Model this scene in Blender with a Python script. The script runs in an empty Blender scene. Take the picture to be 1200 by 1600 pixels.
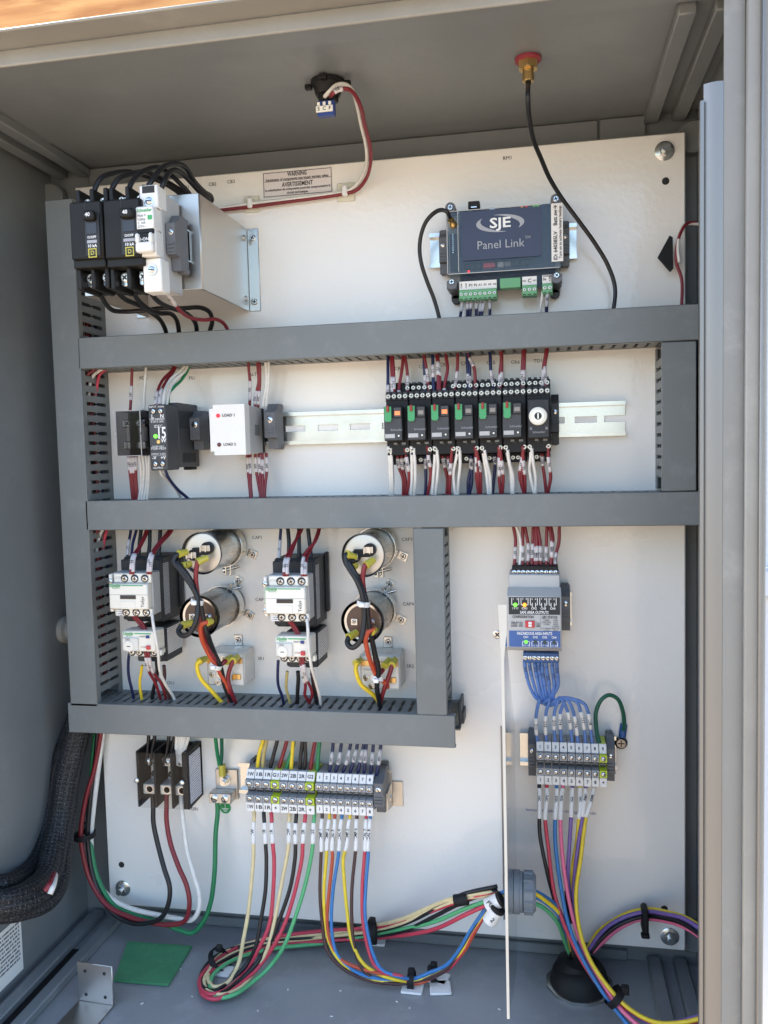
import bpy, math, random
from mathutils import Vector, Matrix
random.seed(7)
sc = bpy.context.scene
COL = sc.collection

# ------------------------------------------------------------------ camera
CAM = Vector((0.514481, -0.887232, 0.528656))
F_PX = 1307.096
YAW, PIT, ROL = 0.1876482, 0.0685839, -0.0248975
_fw = Vector((-math.sin(YAW)*math.cos(PIT), math.cos(YAW)*math.cos(PIT), -math.sin(PIT)))
_r0 = Vector((math.cos(YAW), math.sin(YAW), 0)); _u0 = _r0.cross(_fw)
_rt = _r0*math.cos(ROL) + _u0*math.sin(ROL); _up = -_r0*math.sin(ROL) + _u0*math.cos(ROL)
cd = bpy.data.cameras.new('camera'); cam = bpy.data.objects.new('camera', cd); COL.objects.link(cam)
m = Matrix((( _rt.x, _up.x, -_fw.x, CAM.x), (_rt.y, _up.y, -_fw.y, CAM.y), (_rt.z, _up.z, -_fw.z, CAM.z), (0, 0, 0, 1)))
cam.matrix_world = m
cd.sensor_fit = 'VERTICAL'; cd.sensor_height = 24.0; cd.lens = F_PX/1600*24.0
cd.clip_start = 0.01; cd.clip_end = 500
sc.camera = cam

# ------------------------------------------------------------------ world, sun, exposure
SUN_EL, SUN_AZ = math.radians(42), math.radians(-68)      # the sun stands to the left, a little behind the cabinet's opening
wd = bpy.data.worlds.new('World'); sc.world = wd; wd.use_nodes = True
nt = wd.node_tree; bg = nt.nodes['Background']
sky = nt.nodes.new('ShaderNodeTexSky'); sky.sky_type = 'NISHITA'; sky.sun_disc = False
sky.sun_elevation = SUN_EL; sky.sun_rotation = SUN_AZ; sky.dust_density = 2.0
nt.links.new(sky.outputs[0], bg.inputs[0]); bg.inputs[1].default_value = 0.12
sl = bpy.data.lights.new('sun', 'SUN'); sl.energy = 4.0; sl.angle = math.radians(0.5); sl.color = (1, .93, .82)
sun = bpy.data.objects.new('sun', sl); COL.objects.link(sun)
_sd = Vector((math.sin(SUN_AZ)*math.cos(SUN_EL), math.cos(SUN_AZ)*math.cos(SUN_EL), math.sin(SUN_EL)))
sun.rotation_euler = _sd.to_track_quat('Z', 'Y').to_euler(); sun.location = (2, 3, 4)
sc.view_settings.view_transform = 'Standard'; sc.view_settings.look = 'None'
sc.view_settings.gamma = 1; sc.view_settings.use_curve_mapping = False
sc.view_settings.exposure = 2.36

# ------------------------------------------------------------------ measuring helpers
def at(px, py, d):
    """point of the plane y = -d that the photograph shows at pixel (px, py)"""
    v = _fw + _rt*((px-600)/F_PX) - _up*((py-800)/F_PX)
    t = (-d - CAM.y)/v.y
    return CAM + v*t
def R4(px0, py0, px1, py1, d):
    xm, ym = (px0+px1)/2, (py0+py1)/2
    return at(px0, ym, d).x, at(px1, ym, d).x, at(xm, py1, d).z, at(xm, py0, d).z     # x0, x1, z0, z1

# ------------------------------------------------------------------ materials
MATS = {}
def M(name, col, rough=.5, metal=0.0, bump=0.0, bscale=300, var=.06, vscale=25, coat=0.0, emis=0.0, stretch=None, rvar=.08, spec=.5, wear=0.0, wscale=18):
    mt = bpy.data.materials.new(name); mt.use_nodes = True; MATS[name] = mt
    n = mt.node_tree.nodes; l = mt.node_tree.links; b = n['Principled BSDF']
    b.inputs['Metallic'].default_value = metal; b.inputs['Roughness'].default_value = rough
    b.inputs['Specular IOR Level'].default_value = spec
    b.inputs['Coat Weight'].default_value = coat; b.inputs['Coat Roughness'].default_value = .08
    tc = n.new('ShaderNodeTexCoord'); src = tc.outputs['Object']
    if stretch:
        mp = n.new('ShaderNodeMapping'); mp.inputs['Scale'].default_value = stretch
        l.new(src, mp.inputs[0]); src = mp.outputs[0]
    nz = n.new('ShaderNodeTexNoise'); nz.inputs['Scale'].default_value = vscale; nz.inputs['Detail'].default_value = 5
    l.new(src, nz.inputs['Vector'])
    mx = n.new('ShaderNodeMix'); mx.data_type = 'RGBA'
    mx.inputs[6].default_value = [max(0, c*(1-2*var)) for c in col]+[1]; mx.inputs[7].default_value = [min(1, c*(1+2*var)) for c in col]+[1]
    l.new(nz.outputs['Fac'], mx.inputs[0]); csock = mx.outputs[2]
    if wear:          # dust and rubbed spots
        wn = n.new('ShaderNodeTexNoise'); wn.inputs['Scale'].default_value = wscale; wn.inputs['Detail'].default_value = 9; wn.inputs['Roughness'].default_value = .72; wn.inputs['Distortion'].default_value = .4
        l.new(tc.outputs['Object'], wn.inputs['Vector'])
        wr = n.new('ShaderNodeMapRange'); wr.inputs[1].default_value = .52; wr.inputs[2].default_value = .78; wr.inputs[4].default_value = wear; l.new(wn.outputs['Fac'], wr.inputs[0])
        wm = n.new('ShaderNodeMix'); wm.data_type = 'RGBA'; wm.inputs[7].default_value = [min(1, c*1.5+.06) for c in col]+[1]
        l.new(wr.outputs[0], wm.inputs[0]); l.new(csock, wm.inputs[6]); csock = wm.outputs[2]
    l.new(csock, b.inputs['Base Color'])
    if rvar:
        mr = n.new('ShaderNodeMapRange'); mr.inputs[3].default_value = max(.02, rough-rvar); mr.inputs[4].default_value = min(1, rough+rvar)
        l.new(nz.outputs['Fac'], mr.inputs[0]); l.new(mr.outputs[0], b.inputs['Roughness'])
    if bump:
        bn = n.new('ShaderNodeTexNoise'); bn.inputs['Scale'].default_value = bscale; bn.inputs['Detail'].default_value = 2
        l.new(src, bn.inputs['Vector'])
        bu = n.new('ShaderNodeBump'); bu.inputs['Strength'].default_value = bump; bu.inputs['Distance'].default_value = .001
        l.new(bn.outputs['Fac'], bu.inputs['Height']); l.new(bu.outputs[0], b.inputs['Normal'])
        if coat: l.new(bu.outputs[0], b.inputs['Coat Normal'])
    if emis:
        b.inputs['Emission Color'].default_value = list(col)+[1]; b.inputs['Emission Strength'].default_value = emis
    return mt
def clear_mat(name, tint, gloss_rough=.05, fac=.08):
    mt = bpy.data.materials.new(name); mt.use_nodes = True; MATS[name] = mt
    n = mt.node_tree.nodes; l = mt.node_tree.links; n.clear()
    o = n.new('ShaderNodeOutputMaterial'); t = n.new('ShaderNodeBsdfTransparent'); t.inputs[0].default_value = list(tint)+[1]
    g = n.new('ShaderNodeBsdfGlossy'); g.inputs['Roughness'].default_value = gloss_rough
    f = n.new('ShaderNodeLayerWeight'); f.inputs['Blend'].default_value = .12
    ad = n.new('ShaderNodeMath'); ad.operation = 'MULTIPLY_ADD'; ad.inputs[1].default_value = .22; ad.inputs[2].default_value = fac
    mx = n.new('ShaderNodeMixShader')
    l.new(f.outputs['Facing'], ad.inputs[0]); l.new(ad.outputs[0], mx.inputs[0]); l.new(t.outputs[0], mx.inputs[1]); l.new(g.outputs[0], mx.inputs[2]); l.new(mx.outputs[0], o.inputs[0])
    return mt
def print_mat(name, base, ink, sx=500, sz=700, thr=.5, row_axis=2):
    """small print on a sticker: rows of broken dark marks"""
    mt = bpy.data.materials.new(name); mt.use_nodes = True; MATS[name] = mt
    n = mt.node_tree.nodes; l = mt.node_tree.links; b = n['Principled BSDF']; b.inputs['Roughness'].default_value = .45
    tc = n.new('ShaderNodeTexCoord'); sp = n.new('ShaderNodeSeparateXYZ'); l.new(tc.outputs['Object'], sp.inputs[0])
    row = n.new('ShaderNodeMath'); row.operation = 'MULTIPLY'; row.inputs[1].default_value = sz; l.new(sp.outputs[row_axis], row.inputs[0])
    fr = n.new('ShaderNodeMath'); fr.operation = 'FRACT'; l.new(row.outputs[0], fr.inputs[0])
    gt = n.new('ShaderNodeMath'); gt.operation = 'GREATER_THAN'; gt.inputs[1].default_value = .52; l.new(fr.outputs[0], gt.inputs[0])
    fl = n.new('ShaderNodeMath'); fl.operation = 'FLOOR'; l.new(row.outputs[0], fl.inputs[0])
    ax = n.new('ShaderNodeMath'); ax.operation = 'ADD'; l.new(sp.outputs[0], ax.inputs[0]); l.new(sp.outputs[1 if row_axis == 2 else 2], ax.inputs[1])
    mu = n.new('ShaderNodeMath'); mu.operation = 'MULTIPLY'; mu.inputs[1].default_value = sx; l.new(ax.outputs[0], mu.inputs[0])
    cb = n.new('ShaderNodeCombineXYZ'); l.new(mu.outputs[0], cb.inputs[0]); l.new(fl.outputs[0], cb.inputs[1])
    nz = n.new('ShaderNodeTexNoise'); nz.inputs['Scale'].default_value = 1.0; nz.inputs['Detail'].default_value = 3; l.new(cb.outputs[0], nz.inputs['Vector'])
    g2 = n.new('ShaderNodeMath'); g2.operation = 'GREATER_THAN'; g2.inputs[1].default_value = thr; l.new(nz.outputs['Fac'], g2.inputs[0])
    an = n.new('ShaderNodeMath'); an.operation = 'MULTIPLY'; l.new(gt.outputs[0], an.inputs[0]); l.new(g2.outputs[0], an.inputs[1])
    mx = n.new('ShaderNodeMix'); mx.data_type = 'RGBA'; mx.inputs[6].default_value = list(base)+[1]; mx.inputs[7].default_value = list(ink)+[1]
    l.new(an.outputs[0], mx.inputs[0]); l.new(mx.outputs[2], b.inputs['Base Color'])
    return mt

M('cabinet', (.178, .192, .195), .40, bump=.16, bscale=240, var=.06, vscale=6, rvar=.10, wear=.22, wscale=9)
M('cabinet_floor', (.265, .272, .275), .36, bump=.14, bscale=240, var=.07, vscale=8, rvar=.12, wear=.45, wscale=22)
M('cabinet_rim', (.28, .272, .245), .42, bump=.12, bscale=260, var=.07, vscale=9, wear=.3, wscale=14)
M('strip_paint', (.235, .232, .215), .42, bump=.12, bscale=260, var=.08, vscale=12, wear=.4, wscale=20)
M('enamel', (.87, .845, .79), .30, bump=.24, bscale=150, var=.03, vscale=5, coat=.7, rvar=.14)
M('duct', (.166, .182, .182), .44, bump=.06, bscale=420, var=.06, vscale=8, rvar=.14, wear=.30, wscale=34)
M('aluminium', (.54, .52, .485), .36, 1.0, bump=.05, bscale=60, var=.06, vscale=14, stretch=(1, 1, .12))
M('plate_metal', (.74, .74, .73), .13, 1.0, var=.04, vscale=10)
M('strip_metal', (.25, .248, .24), .42, .75, bump=.02, bscale=40, var=.05, vscale=8, stretch=(3, 3, .1))
M('zinc', (.60, .60, .575), .24, 1.0, bump=.03, bscale=120, var=.08, vscale=40)
M('lug_metal', (.60, .59, .55), .42, .55, var=.08, vscale=120)
M('steel', (.62, .62, .61), .22, 1.0, var=.08, vscale=60)
M('dark_steel', (.23, .22, .21), .24, 1.0, var=.06, vscale=40)
M('brass', (.62, .43, .18), .3, 1.0, var=.08, vscale=80)
M('screw_head', (.80, .78, .70), .35, .85, var=.05, vscale=200)
M('pale_edge', (.56, .54, .48), .4, var=.05, vscale=30)
M('recess', (.02, .02, .02), .6)
M('black_plastic', (.010, .010, .011), .5, spec=.3, bump=.05, bscale=600, var=.12, vscale=60)
M('breaker_black', (.010, .0098, .009), .5, spec=.3, bump=.05, bscale=500, var=.15, vscale=60)
M('charcoal', (.030, .032, .035), .5, spec=.35, bump=.05, bscale=600, var=.08, vscale=60)
M('dark_grey', (.055, .058, .062), .5, spec=.4, bump=.04, bscale=600, var=.06, vscale=60)
M('block_grey', (.34, .345, .35), .5, bump=.03, bscale=600, var=.05, vscale=60)
M('mid_grey', (.19, .195, .20), .5, bump=.03, bscale=600, var=.05, vscale=60)
M('clamp_grey', (.12, .125, .135), .5, bump=.03, bscale=600, var=.05, vscale=60)
M('light_grey', (.46, .46, .45), .45, var=.03, vscale=60)
M('barrier_grey', (.52, .51, .48), .45, var=.03, vscale=60)
M('white_plastic', (.78, .77, .73), .38, var=.02, vscale=60)
M('cream_plastic', (.80, .77, .68), .4, var=.03, vscale=60)
M('relay_clearish', (.66, .65, .60), .22, var=.03, vscale=60, coat=.3)
M('paper', (.82, .80, .76), .6, var=.02, vscale=40)
M('paper_pink', (.60, .56, .56), .55, var=.02, vscale=40)
M('paper_warm', (.74, .69, .68), .55, var=.02, vscale=40)
M('ink', (.03, .03, .035), .6)
M('ink_white', (.82, .82, .80), .5)
M('ink_grey', (.36, .37, .40), .5)
M('ink_green', (.05, .36, .12), .5)
M('ink_blue', (.06, .10, .30), .5)
M('navy_label', (.020, .023, .058), .35, var=.04, coat=.2)
M('pcb', (.022, .04, .075), .4, var=.3, vscale=400)
M('case_grey', (.30, .305, .30), .5, var=.05, vscale=60)
M('connector_green', (.13, .36, .17), .45, var=.05, vscale=100)
M('relay_green', (.06, .34, .13), .42, var=.04)
M('lever_red', (.30, .035, .025), .45)
M('button_blue', (.02, .05, .22), .4)
M('blue_plastic', (.03, .10, .28), .42, var=.05)
M('blue_print', (.045, .12, .34), .4)
M('dip_red', (.55, .05, .06), .4)
M('lime', (.50, .62, .04), .42, var=.06, vscale=80)
M('sticker_green', (.02, .30, .08), .45, var=.1, vscale=90)
M('yellow_crimp', (.50, .44, .06), .3, var=.06, vscale=90)
M('tie_white', (.78, .77, .74), .4)
M('tie_cream', (.70, .66, .52), .45)
M('rubber', (.010, .010, .011), .6, spec=.3, bump=.15, bscale=300, var=.2, vscale=50)
M('gasket_red', (.24, .03, .045), .55)
M('gland_grey', (.24, .27, .30), .45, var=.05, vscale=60)
M('phenolic', (.10, .055, .035), .35, var=.1, vscale=60)
M('led_red', (.95, .02, .03), .3, emis=.30)
M('led_green', (.16, .85, .06), .3, emis=.24)
M('led_orange', (1.0, .30, .03), .3, emis=.34)
M('lamp_window', (.90, .22, .07), .35, emis=.14)
M('led_off', (.12, .03, .03), .3)
M('led_dim', (.03, .06, .05), .3)
M('window_glass', (.03, .03, .035), .12)
M('window_grey', (.26, .23, .20), .3, var=.1, vscale=300)
M('siding', (.80, .83, .88), .5, var=.03, vscale=5, bump=.04, bscale=60)
M('ground_mat', (.25, .20, .15), .9, var=.15, vscale=3, bump=.3, bscale=30)
M('glue_white', (.8, .79, .76), .5, bump=.3, bscale=300)
clear_mat('clear', (.80, .81, .81), .10, .035); clear_mat('smoke', (.66, .66, .68), .08, .005); clear_mat('clear_thin', (.93, .94, .95), .04, .002)
print_mat('print_dense', (.80, .80, .80), (.08, .08, .09), 900, 520, .47)
print_mat('print_grey', (.36, .37, .38), (.10, .10, .11), 900, 420, .50)
print_mat('print_pale', (.74, .74, .80), (.20, .20, .25), 900, 380, .47)
print_mat('print_dark', (.035, .10, .06), (.02, .05, .03), 300, 300, .45)
M('mat_green', (.06, .25, .11), .55, var=.14, vscale=60, wear=.35, wscale=45, bump=.1, bscale=200)
print_mat('print_wall', (.76, .75, .72), (.10, .10, .11), 420, 230, .46)
WC = dict(red=(.20, .016, .024), white=(.72, .70, .65), black=(.010, .010, .012), navy=(.012, .018, .075), blue=(.04, .19, .46), green=(.015, .20, .075),
          yellow=(.80, .58, .03), cream=(.74, .60, .33), tan=(.45, .36, .14), pink=(.82, .17, .30), brown=(.065, .028, .026), orange=(.50, .075, .03),
          purple=(.20, .12, .36), skyblue=(.115, .22, .50), crimson=(.56, .05, .085), leaf=(.10, .42, .17), grey=(.5, .5, .49), darkgreen=(.012, .11, .06))
for k, c in WC.items(): M('w_'+k, c, .42, var=.10, vscale=160, rvar=.08, bump=.06, bscale=500)
def wood():
    mt = bpy.data.materials.new('wood'); mt.use_nodes = True; MATS['wood'] = mt
    n = mt.node_tree.nodes; l = mt.node_tree.links; b = n['Principled BSDF']; b.inputs['Roughness'].default_value = .6
    tc = n.new('ShaderNodeTexCoord'); mp = n.new('ShaderNodeMapping'); mp.inputs['Scale'].default_value = (3, 22, 22); l.new(tc.outputs['Object'], mp.inputs[0])
    nz = n.new('ShaderNodeTexNoise'); nz.inputs['Scale'].default_value = 4; nz.inputs['Detail'].default_value = 7; nz.inputs['Distortion'].default_value = .6; l.new(mp.outputs[0], nz.inputs['Vector'])
    cr = n.new('ShaderNodeValToRGB'); cr.color_ramp.elements[0].position = .35; cr.color_ramp.elements[0].color = (.55, .22, .06, 1)
    cr.color_ramp.elements[1].position = .65; cr.color_ramp.elements[1].color = (.82, .42, .14, 1)
    l.new(nz.outputs['Fac'], cr.inputs[0]); l.new(cr.outputs[0], b.inputs['Base Color'])
wood()
def braid():
    mt = bpy.data.materials.new('braid'); mt.use_nodes = True; MATS['braid'] = mt
    n = mt.node_tree.nodes; l = mt.node_tree.links; b = n['Principled BSDF']; b.inputs['Roughness'].default_value = .38
    uv = n.new('ShaderNodeUVMap'); uv.uv_map = 'UVMap'
    mp = n.new('ShaderNodeMapping'); mp.inputs['Rotation'].default_value = (0, 0, math.radians(45)); mp.inputs['Scale'].default_value = (300, 300, 1); l.new(uv.outputs[0], mp.inputs[0])
    ck = n.new('ShaderNodeTexChecker'); ck.inputs['Scale'].default_value = 1.0; l.new(mp.outputs[0], ck.inputs['Vector'])
    nz = n.new('ShaderNodeTexNoise'); nz.inputs['Scale'].default_value = 60; l.new(uv.outputs[0], nz.inputs['Vector'])
    mx = n.new('ShaderNodeMix'); mx.data_type = 'RGBA'; mx.inputs[6].default_value = (.005, .005, .006, 1); mx.inputs[7].default_value = (.022, .023, .026, 1)
    l.new(ck.outputs['Fac'], mx.inputs[0]); l.new(mx.outputs[2], b.inputs['Base Color'])
    n2 = n.new('ShaderNodeTexNoise'); n2.inputs['Scale'].default_value = 700; n2.inputs['Detail'].default_value = 1; l.new(uv.outputs[0], n2.inputs['Vector'])
    gr = n.new('ShaderNodeMapRange'); gr.inputs[1].default_value = .60; gr.inputs[2].default_value = .70; gr.inputs[4].default_value = .45; l.new(n2.outputs['Fac'], gr.inputs[0])
    m2 = n.new('ShaderNodeMix'); m2.data_type = 'RGBA'; m2.inputs[7].default_value = (.26, .27, .28, 1); l.new(gr.outputs[0], m2.inputs[0]); l.new(mx.outputs[2], m2.inputs[6]); l.new(m2.outputs[2], b.inputs['Base Color'])  # sparse pale specks: glints on the weave painted into the base colour
    b.inputs['Roughness'].default_value = .55; b.inputs['Specular IOR Level'].default_value = .3
    bu = n.new('ShaderNodeBump'); bu.inputs['Strength'].default_value = .6; bu.inputs['Distance'].default_value = .0012; l.new(ck.outputs['Fac'], bu.inputs['Height']); l.new(bu.outputs[0], b.inputs['Normal'])
braid()

# ------------------------------------------------------------------ shapes: each returns (verts, faces); local axes x right, z up, d towards the viewer (y = -d)
def B(x0, x1, z0, z1, d0, d1, b=0):
    if x0 > x1: x0, x1 = x1, x0
    if z0 > z1: z0, z1 = z1, z0
    if d0 > d1: d0, d1 = d1, d0
    y0, y1 = -d1, -d0
    if b <= 0:
        v = [(x, y, z) for x in (x0, x1) for y in (y0, y1) for z in (z0, z1)]
        return v, [(0, 1, 3, 2), (4, 6, 7, 5), (0, 4, 5, 1), (2, 3, 7, 6), (0, 2, 6, 4), (1, 5, 7, 3)]
    b = min(b, (x1-x0)*.45, (y1-y0)*.45, (z1-z0)*.45)
    lo, hi = (x0, y0, z0), (x1, y1, z1); v = []; idx = {}
    for c in range(8):
        s = [(c >> k) & 1 for k in range(3)]
        for a in range(3):
            p = [(hi[k] if s[k] else lo[k]) if k == a else ((hi[k]-b) if s[k] else (lo[k]+b)) for k in range(3)]
            idx[(c, a)] = len(v); v.append(tuple(p))
    f = []; cen = Vector(((x0+x1)/2, (y0+y1)/2, (z0+z1)/2))
    for a in range(3):
        o = [k for k in range(3) if k != a]
        for s in (0, 1):
            cs = [sum(((s if k == a else (e[0] if k == o[0] else e[1])) << k) for k in range(3)) for e in ((0, 0), (1, 0), (1, 1), (0, 1))]
            f.append([idx[(c, a)] for c in cs])
        for e in ((0, 0), (0, 1), (1, 0), (1, 1)):
            c0 = (e[0] << o[0]) | (e[1] << o[1]); c1 = c0 | (1 << a)
            f.append([idx[(c0, o[0])], idx[(c1, o[0])], idx[(c1, o[1])], idx[(c0, o[1])]])
    for c in range(8): f.append([idx[(c, 0)], idx[(c, 1)], idx[(c, 2)]])
    out = []
    for q in f:
        p = [Vector(v[i]) for i in q]; nn = (p[1]-p[0]).cross(p[2]-p[0])
        mid = sum(p, Vector())/len(p)
        out.append(tuple(q) if nn.dot(mid-cen) >= 0 else tuple(reversed(q)))
    return v, out
def PR(poly, d0, d1):                       # polygon in (x, z) extruded in depth
    n = len(poly); v = [(x, -d0, z) for x, z in poly]+[(x, -d1, z) for x, z in poly]
    f = [tuple(range(n-1, -1, -1)), tuple(range(n, 2*n))]+[(i, (i+1) % n, n+(i+1) % n, n+i) for i in range(n)]
    return v, f
def PX(poly, x0, x1):                       # polygon in (d, z) extruded along x
    n = len(poly); v = [(x0, -d, z) for d, z in poly]+[(x1, -d, z) for d, z in poly]
    f = [tuple(range(n-1, -1, -1)), tuple(range(n, 2*n))]+[(i, (i+1) % n, n+(i+1) % n, n+i) for i in range(n)]
    return v, f
def PZ(poly, z0, z1):                       # polygon in (x, d) extruded along z
    n = len(poly); v = [(x, -d, z0) for x, d in poly]+[(x, -d, z1) for x, d in poly]
    f = [tuple(range(n-1, -1, -1)), tuple(range(n, 2*n))]+[(i, (i+1) % n, n+(i+1) % n, n+i) for i in range(n)]
    return v, f
def LA(c, axis, prof, n=16, cap0=True, cap1=True, ph=0.0):     # lathe: prof = [(t along axis, r)]
    ax = Vector(axis).normalized(); a = ax.orthogonal().normalized(); bb = ax.cross(a); c = Vector(c)
    v = []; f = []
    for t, r in prof:
        for k in range(n):
            an = 2*math.pi*k/n+ph; v.append(tuple(c+ax*t+a*(r*math.cos(an))+bb*(r*math.sin(an))))
    for i in range(len(prof)-1):
        for k in range(n):
            k2 = (k+1) % n; f.append((i*n+k, i*n+k2, (i+1)*n+k2, (i+1)*n+k))
    if cap0: f.append(tuple(range(n-1, -1, -1)))
    if cap1: f.append(tuple(range((len(prof)-1)*n, len(prof)*n)))
    return v, f
def CY(x, z, d0, d1, r, n=14, ph=0.0): return LA((x, -d0, z), (0, -1, 0), [(0, r), (d1-d0, r)], n, ph=ph)
def CX(x0, x1, d, z, r, n=14): return LA((x0, -d, z), (1, 0, 0), [(0, r), (x1-x0, r)], n)
def CZ(x, d, z0, z1, r, n=14): return LA((x, -d, z0), (0, 0, 1), [(0, r), (z1-z0, r)], n)
def smooth_path(pts, k=7):
    pts = [Vector(p) for p in pts]
    if len(pts) == 2: return [pts[0].lerp(pts[1], i/4) for i in range(5)]
    P = [pts[0]*2-pts[1]]+pts+[pts[-1]*2-pts[-2]]; out = []
    for i in range(1, len(P)-2):
        p0, p1, p2, p3 = P[i-1:i+3]
        # centripetal Catmull-Rom
        t0 = 0; t1 = t0+max(1e-5, (p1-p0).length)**.5; t2 = t1+max(1e-5, (p2-p1).length)**.5; t3 = t2+max(1e-5, (p3-p2).length)**.5
        for j in range(k):
            t = t1+(t2-t1)*j/k
            a1 = p0*((t1-t)/(t1-t0))+p1*((t-t0)/(t1-t0)); a2 = p1*((t2-t)/(t2-t1))+p2*((t-t1)/(t2-t1)); a3 = p2*((t3-t)/(t3-t2))+p3*((t-t2)/(t3-t2))
            b1 = a1*((t2-t)/(t2-t0))+a2*((t-t0)/(t2-t0)); b2 = a2*((t3-t)/(t3-t1))+a3*((t-t1)/(t3-t1))
            out.append(b1*((t2-t)/(t2-t1))+b2*((t-t1)/(t2-t1)))
    out.append(pts[-1]); return out
def TU(path, r, n=8, uv=None):              # tube along an already smooth path
    v = []; f = []; nrm = None; L = len(path)
    for i, p in enumerate(path):
        t = (path[min(i+1, L-1)]-path[max(i-1, 0)]).normalized()
        nrm = t.orthogonal().normalized() if nrm is None else (nrm-t*nrm.dot(t)).normalized()
        b = t.cross(nrm); rr = r(i/(L-1)) if callable(r) else r
        for k in range(n):
            a = 2*math.pi*k/n; v.append(tuple(p+nrm*(rr*math.cos(a))+b*(rr*math.sin(a))))
    for i in range(L-1):
        for k in range(n):
            k2 = (k+1) % n; f.append((i*n+k, i*n+k2, (i+1)*n+k2, (i+1)*n+k))
    f.append(tuple(range(n-1, -1, -1))); f.append(tuple(range((L-1)*n, L*n)))
    return v, f

# ------------------------------------------------------------------ objects
def mesh(name, shapes, mats, smooth=False):
    v = []; f = []; mi = []
    for s in shapes:
        o = len(v); v += s[0]; f += [tuple(i+o for i in q) for q in s[1]]; mi += [s[2] if len(s) > 2 else 0]*len(s[1])
    me = bpy.data.meshes.new(name); me.from_pydata(v, [], f)
    for mm in (mats if isinstance(mats, (list, tuple)) else [mats]): me.materials.append(MATS[mm])
    me.polygons.foreach_set('material_index', mi)
    if smooth:
        me.polygons.foreach_set('use_smooth', [True]*len(f))
        if smooth != 'all': me.set_sharp_from_angle(angle=math.radians(40))
    me.update(); return me
def link(name, me, parent=None, loc=(0, 0, 0)):
    o = bpy.data.objects.new(name, me); COL.objects.link(o); o.location = loc
    if parent: o.parent = parent
    return o
def part(root, name, mat, shapes, smooth=True, label=None, kind=None):
    o = link(name, mesh(name, shapes, mat, smooth), root)
    if label: o['label'] = label
    if kind: o['kind'] = kind
    return o
def tag(o, label, cat, group=None, kind=None):
    o['label'] = label
    if cat: o['category'] = cat
    if group: o['group'] = group
    if kind: o['kind'] = kind
    return o
def thing(name, label, cat, loc=(0, 0, 0), group=None):
    o = bpy.data.objects.new(name, None); COL.objects.link(o); o.location = loc; o.empty_display_size = .02
    return tag(o, label, cat, group)
def solid(name, label, cat, mat, shapes, group=None, kind=None, loc=(0, 0, 0), smooth=True):
    return tag(link(name, mesh(name, shapes, mat, smooth), None, loc), label, cat, group, kind)

_tc = {}
def tmesh(s, mat, bold):
    k = (s, mat, bold)
    if k not in _tc:
        cu = bpy.data.curves.new('lettering', 'FONT'); cu.body = s; cu.align_x = 'CENTER'; cu.align_y = 'CENTER'; cu.size = 1; cu.resolution_u = 2
        cu.offset = .022 if bold else 0.0
        ob = bpy.data.objects.new('lettering_tmp', cu)
        me = bpy.data.meshes.new_from_object(ob); bpy.data.objects.remove(ob); bpy.data.curves.remove(cu)
        me.materials.clear(); me.materials.append(MATS[mat]); me.name = 'lettering'; _tc[k] = me
    return _tc[k]
FRONT = Matrix.Rotation(math.pi/2, 3, 'X')
RIGHT = Matrix.Rotation(math.pi/2, 3, 'Z') @ FRONT          # lettering that faces +x
def txt(root, s, x, z, d, size, mat='ink', rot=0.0, bold=False, face=None, sx=1.0, name='lettering', fit=None):
    if fit:
        vs = tmesh(s, mat, bold).vertices; wid = max(v.co.x for v in vs)-min(v.co.x for v in vs)
        if size: sx = fit/wid/size
        else: size = fit/wid
    o = link(name, tmesh(s, mat, bold), root, (x, -d, z))
    mm = (face or FRONT) @ Matrix.Rotation(rot, 3, 'Z')
    o.rotation_euler = mm.to_euler(); o.scale = (size*sx, size, size)
    return o
def mk_screw(mat):
    c = .62; w = .17
    return mesh('screw', [LA((0, 0, 0), (0, -1, 0), [(0, 1), (.35, 1), (.55, .78)], 14)+(0,), B(-c, c, -w, w, .5, .6)+(1,), B(-w, w, -c, c, .5, .62)+(1,)], [mat, 'recess'], True)
SCREW = mk_screw('screw_head'); SCREW_Z = mk_screw('steel')
SLOT = mesh('screw', [LA((0, 0, 0), (0, -1, 0), [(0, 1), (.3, 1), (.45, .8)], 14)+(0,), B(-.8, .8, -.15, .15, .42, .5)+(1,)], ['steel', 'recess'], True)
def screw(root, x, z, d, r, me=None, rot=None, name='screw'):
    o = link(name, me or SCREW, root, (x, -d, z)); o.scale = (r, r, r)
    o.rotation_euler = (0, random.uniform(0, 1.5) if rot is None else rot, 0); return o

# ------------------------------------------------------------------ wires
ORD = ['first', 'second', 'third', 'fourth', 'fifth', 'sixth', 'seventh', 'eighth', 'ninth', 'tenth', 'eleventh', 'twelfth', 'thirteenth', 'fourteenth', 'fifteenth', 'sixteenth', 'seventeenth', 'eighteenth', 'nineteenth', 'twentieth']
def sleeve(root, path, t0, t1, r, text=None, tsize=None, mat='paper', base=Vector(), flip=1, rot180=False):
    j_ = random.uniform(-.025, .025) if not rot180 else 0; t0 += j_; t1 += j_+(random.uniform(-.015, .015) if not rot180 else 0)
    L = len(path); i0 = max(0, int(t0*(L-1))); i1 = min(L-1, max(i0+2, int(round(t1*(L-1)))))
    sub = [p-base for p in path[i0:i1+1]]
    s = part(root, 'marker_sleeve', mat, [TU(sub, r, 8)], 'all')
    if text:
        c = sub[len(sub)//2]; dv = (sub[-1]-sub[0]); ang = math.atan2(dv.z, dv.x)
        if rot180: ang += math.pi
        ang += random.uniform(-.12, .12)
        o = txt(s, text, c.x, c.z, -c.y+r*1.12, tsize or r*2.0, 'ink', ang, True)
    return s
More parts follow.
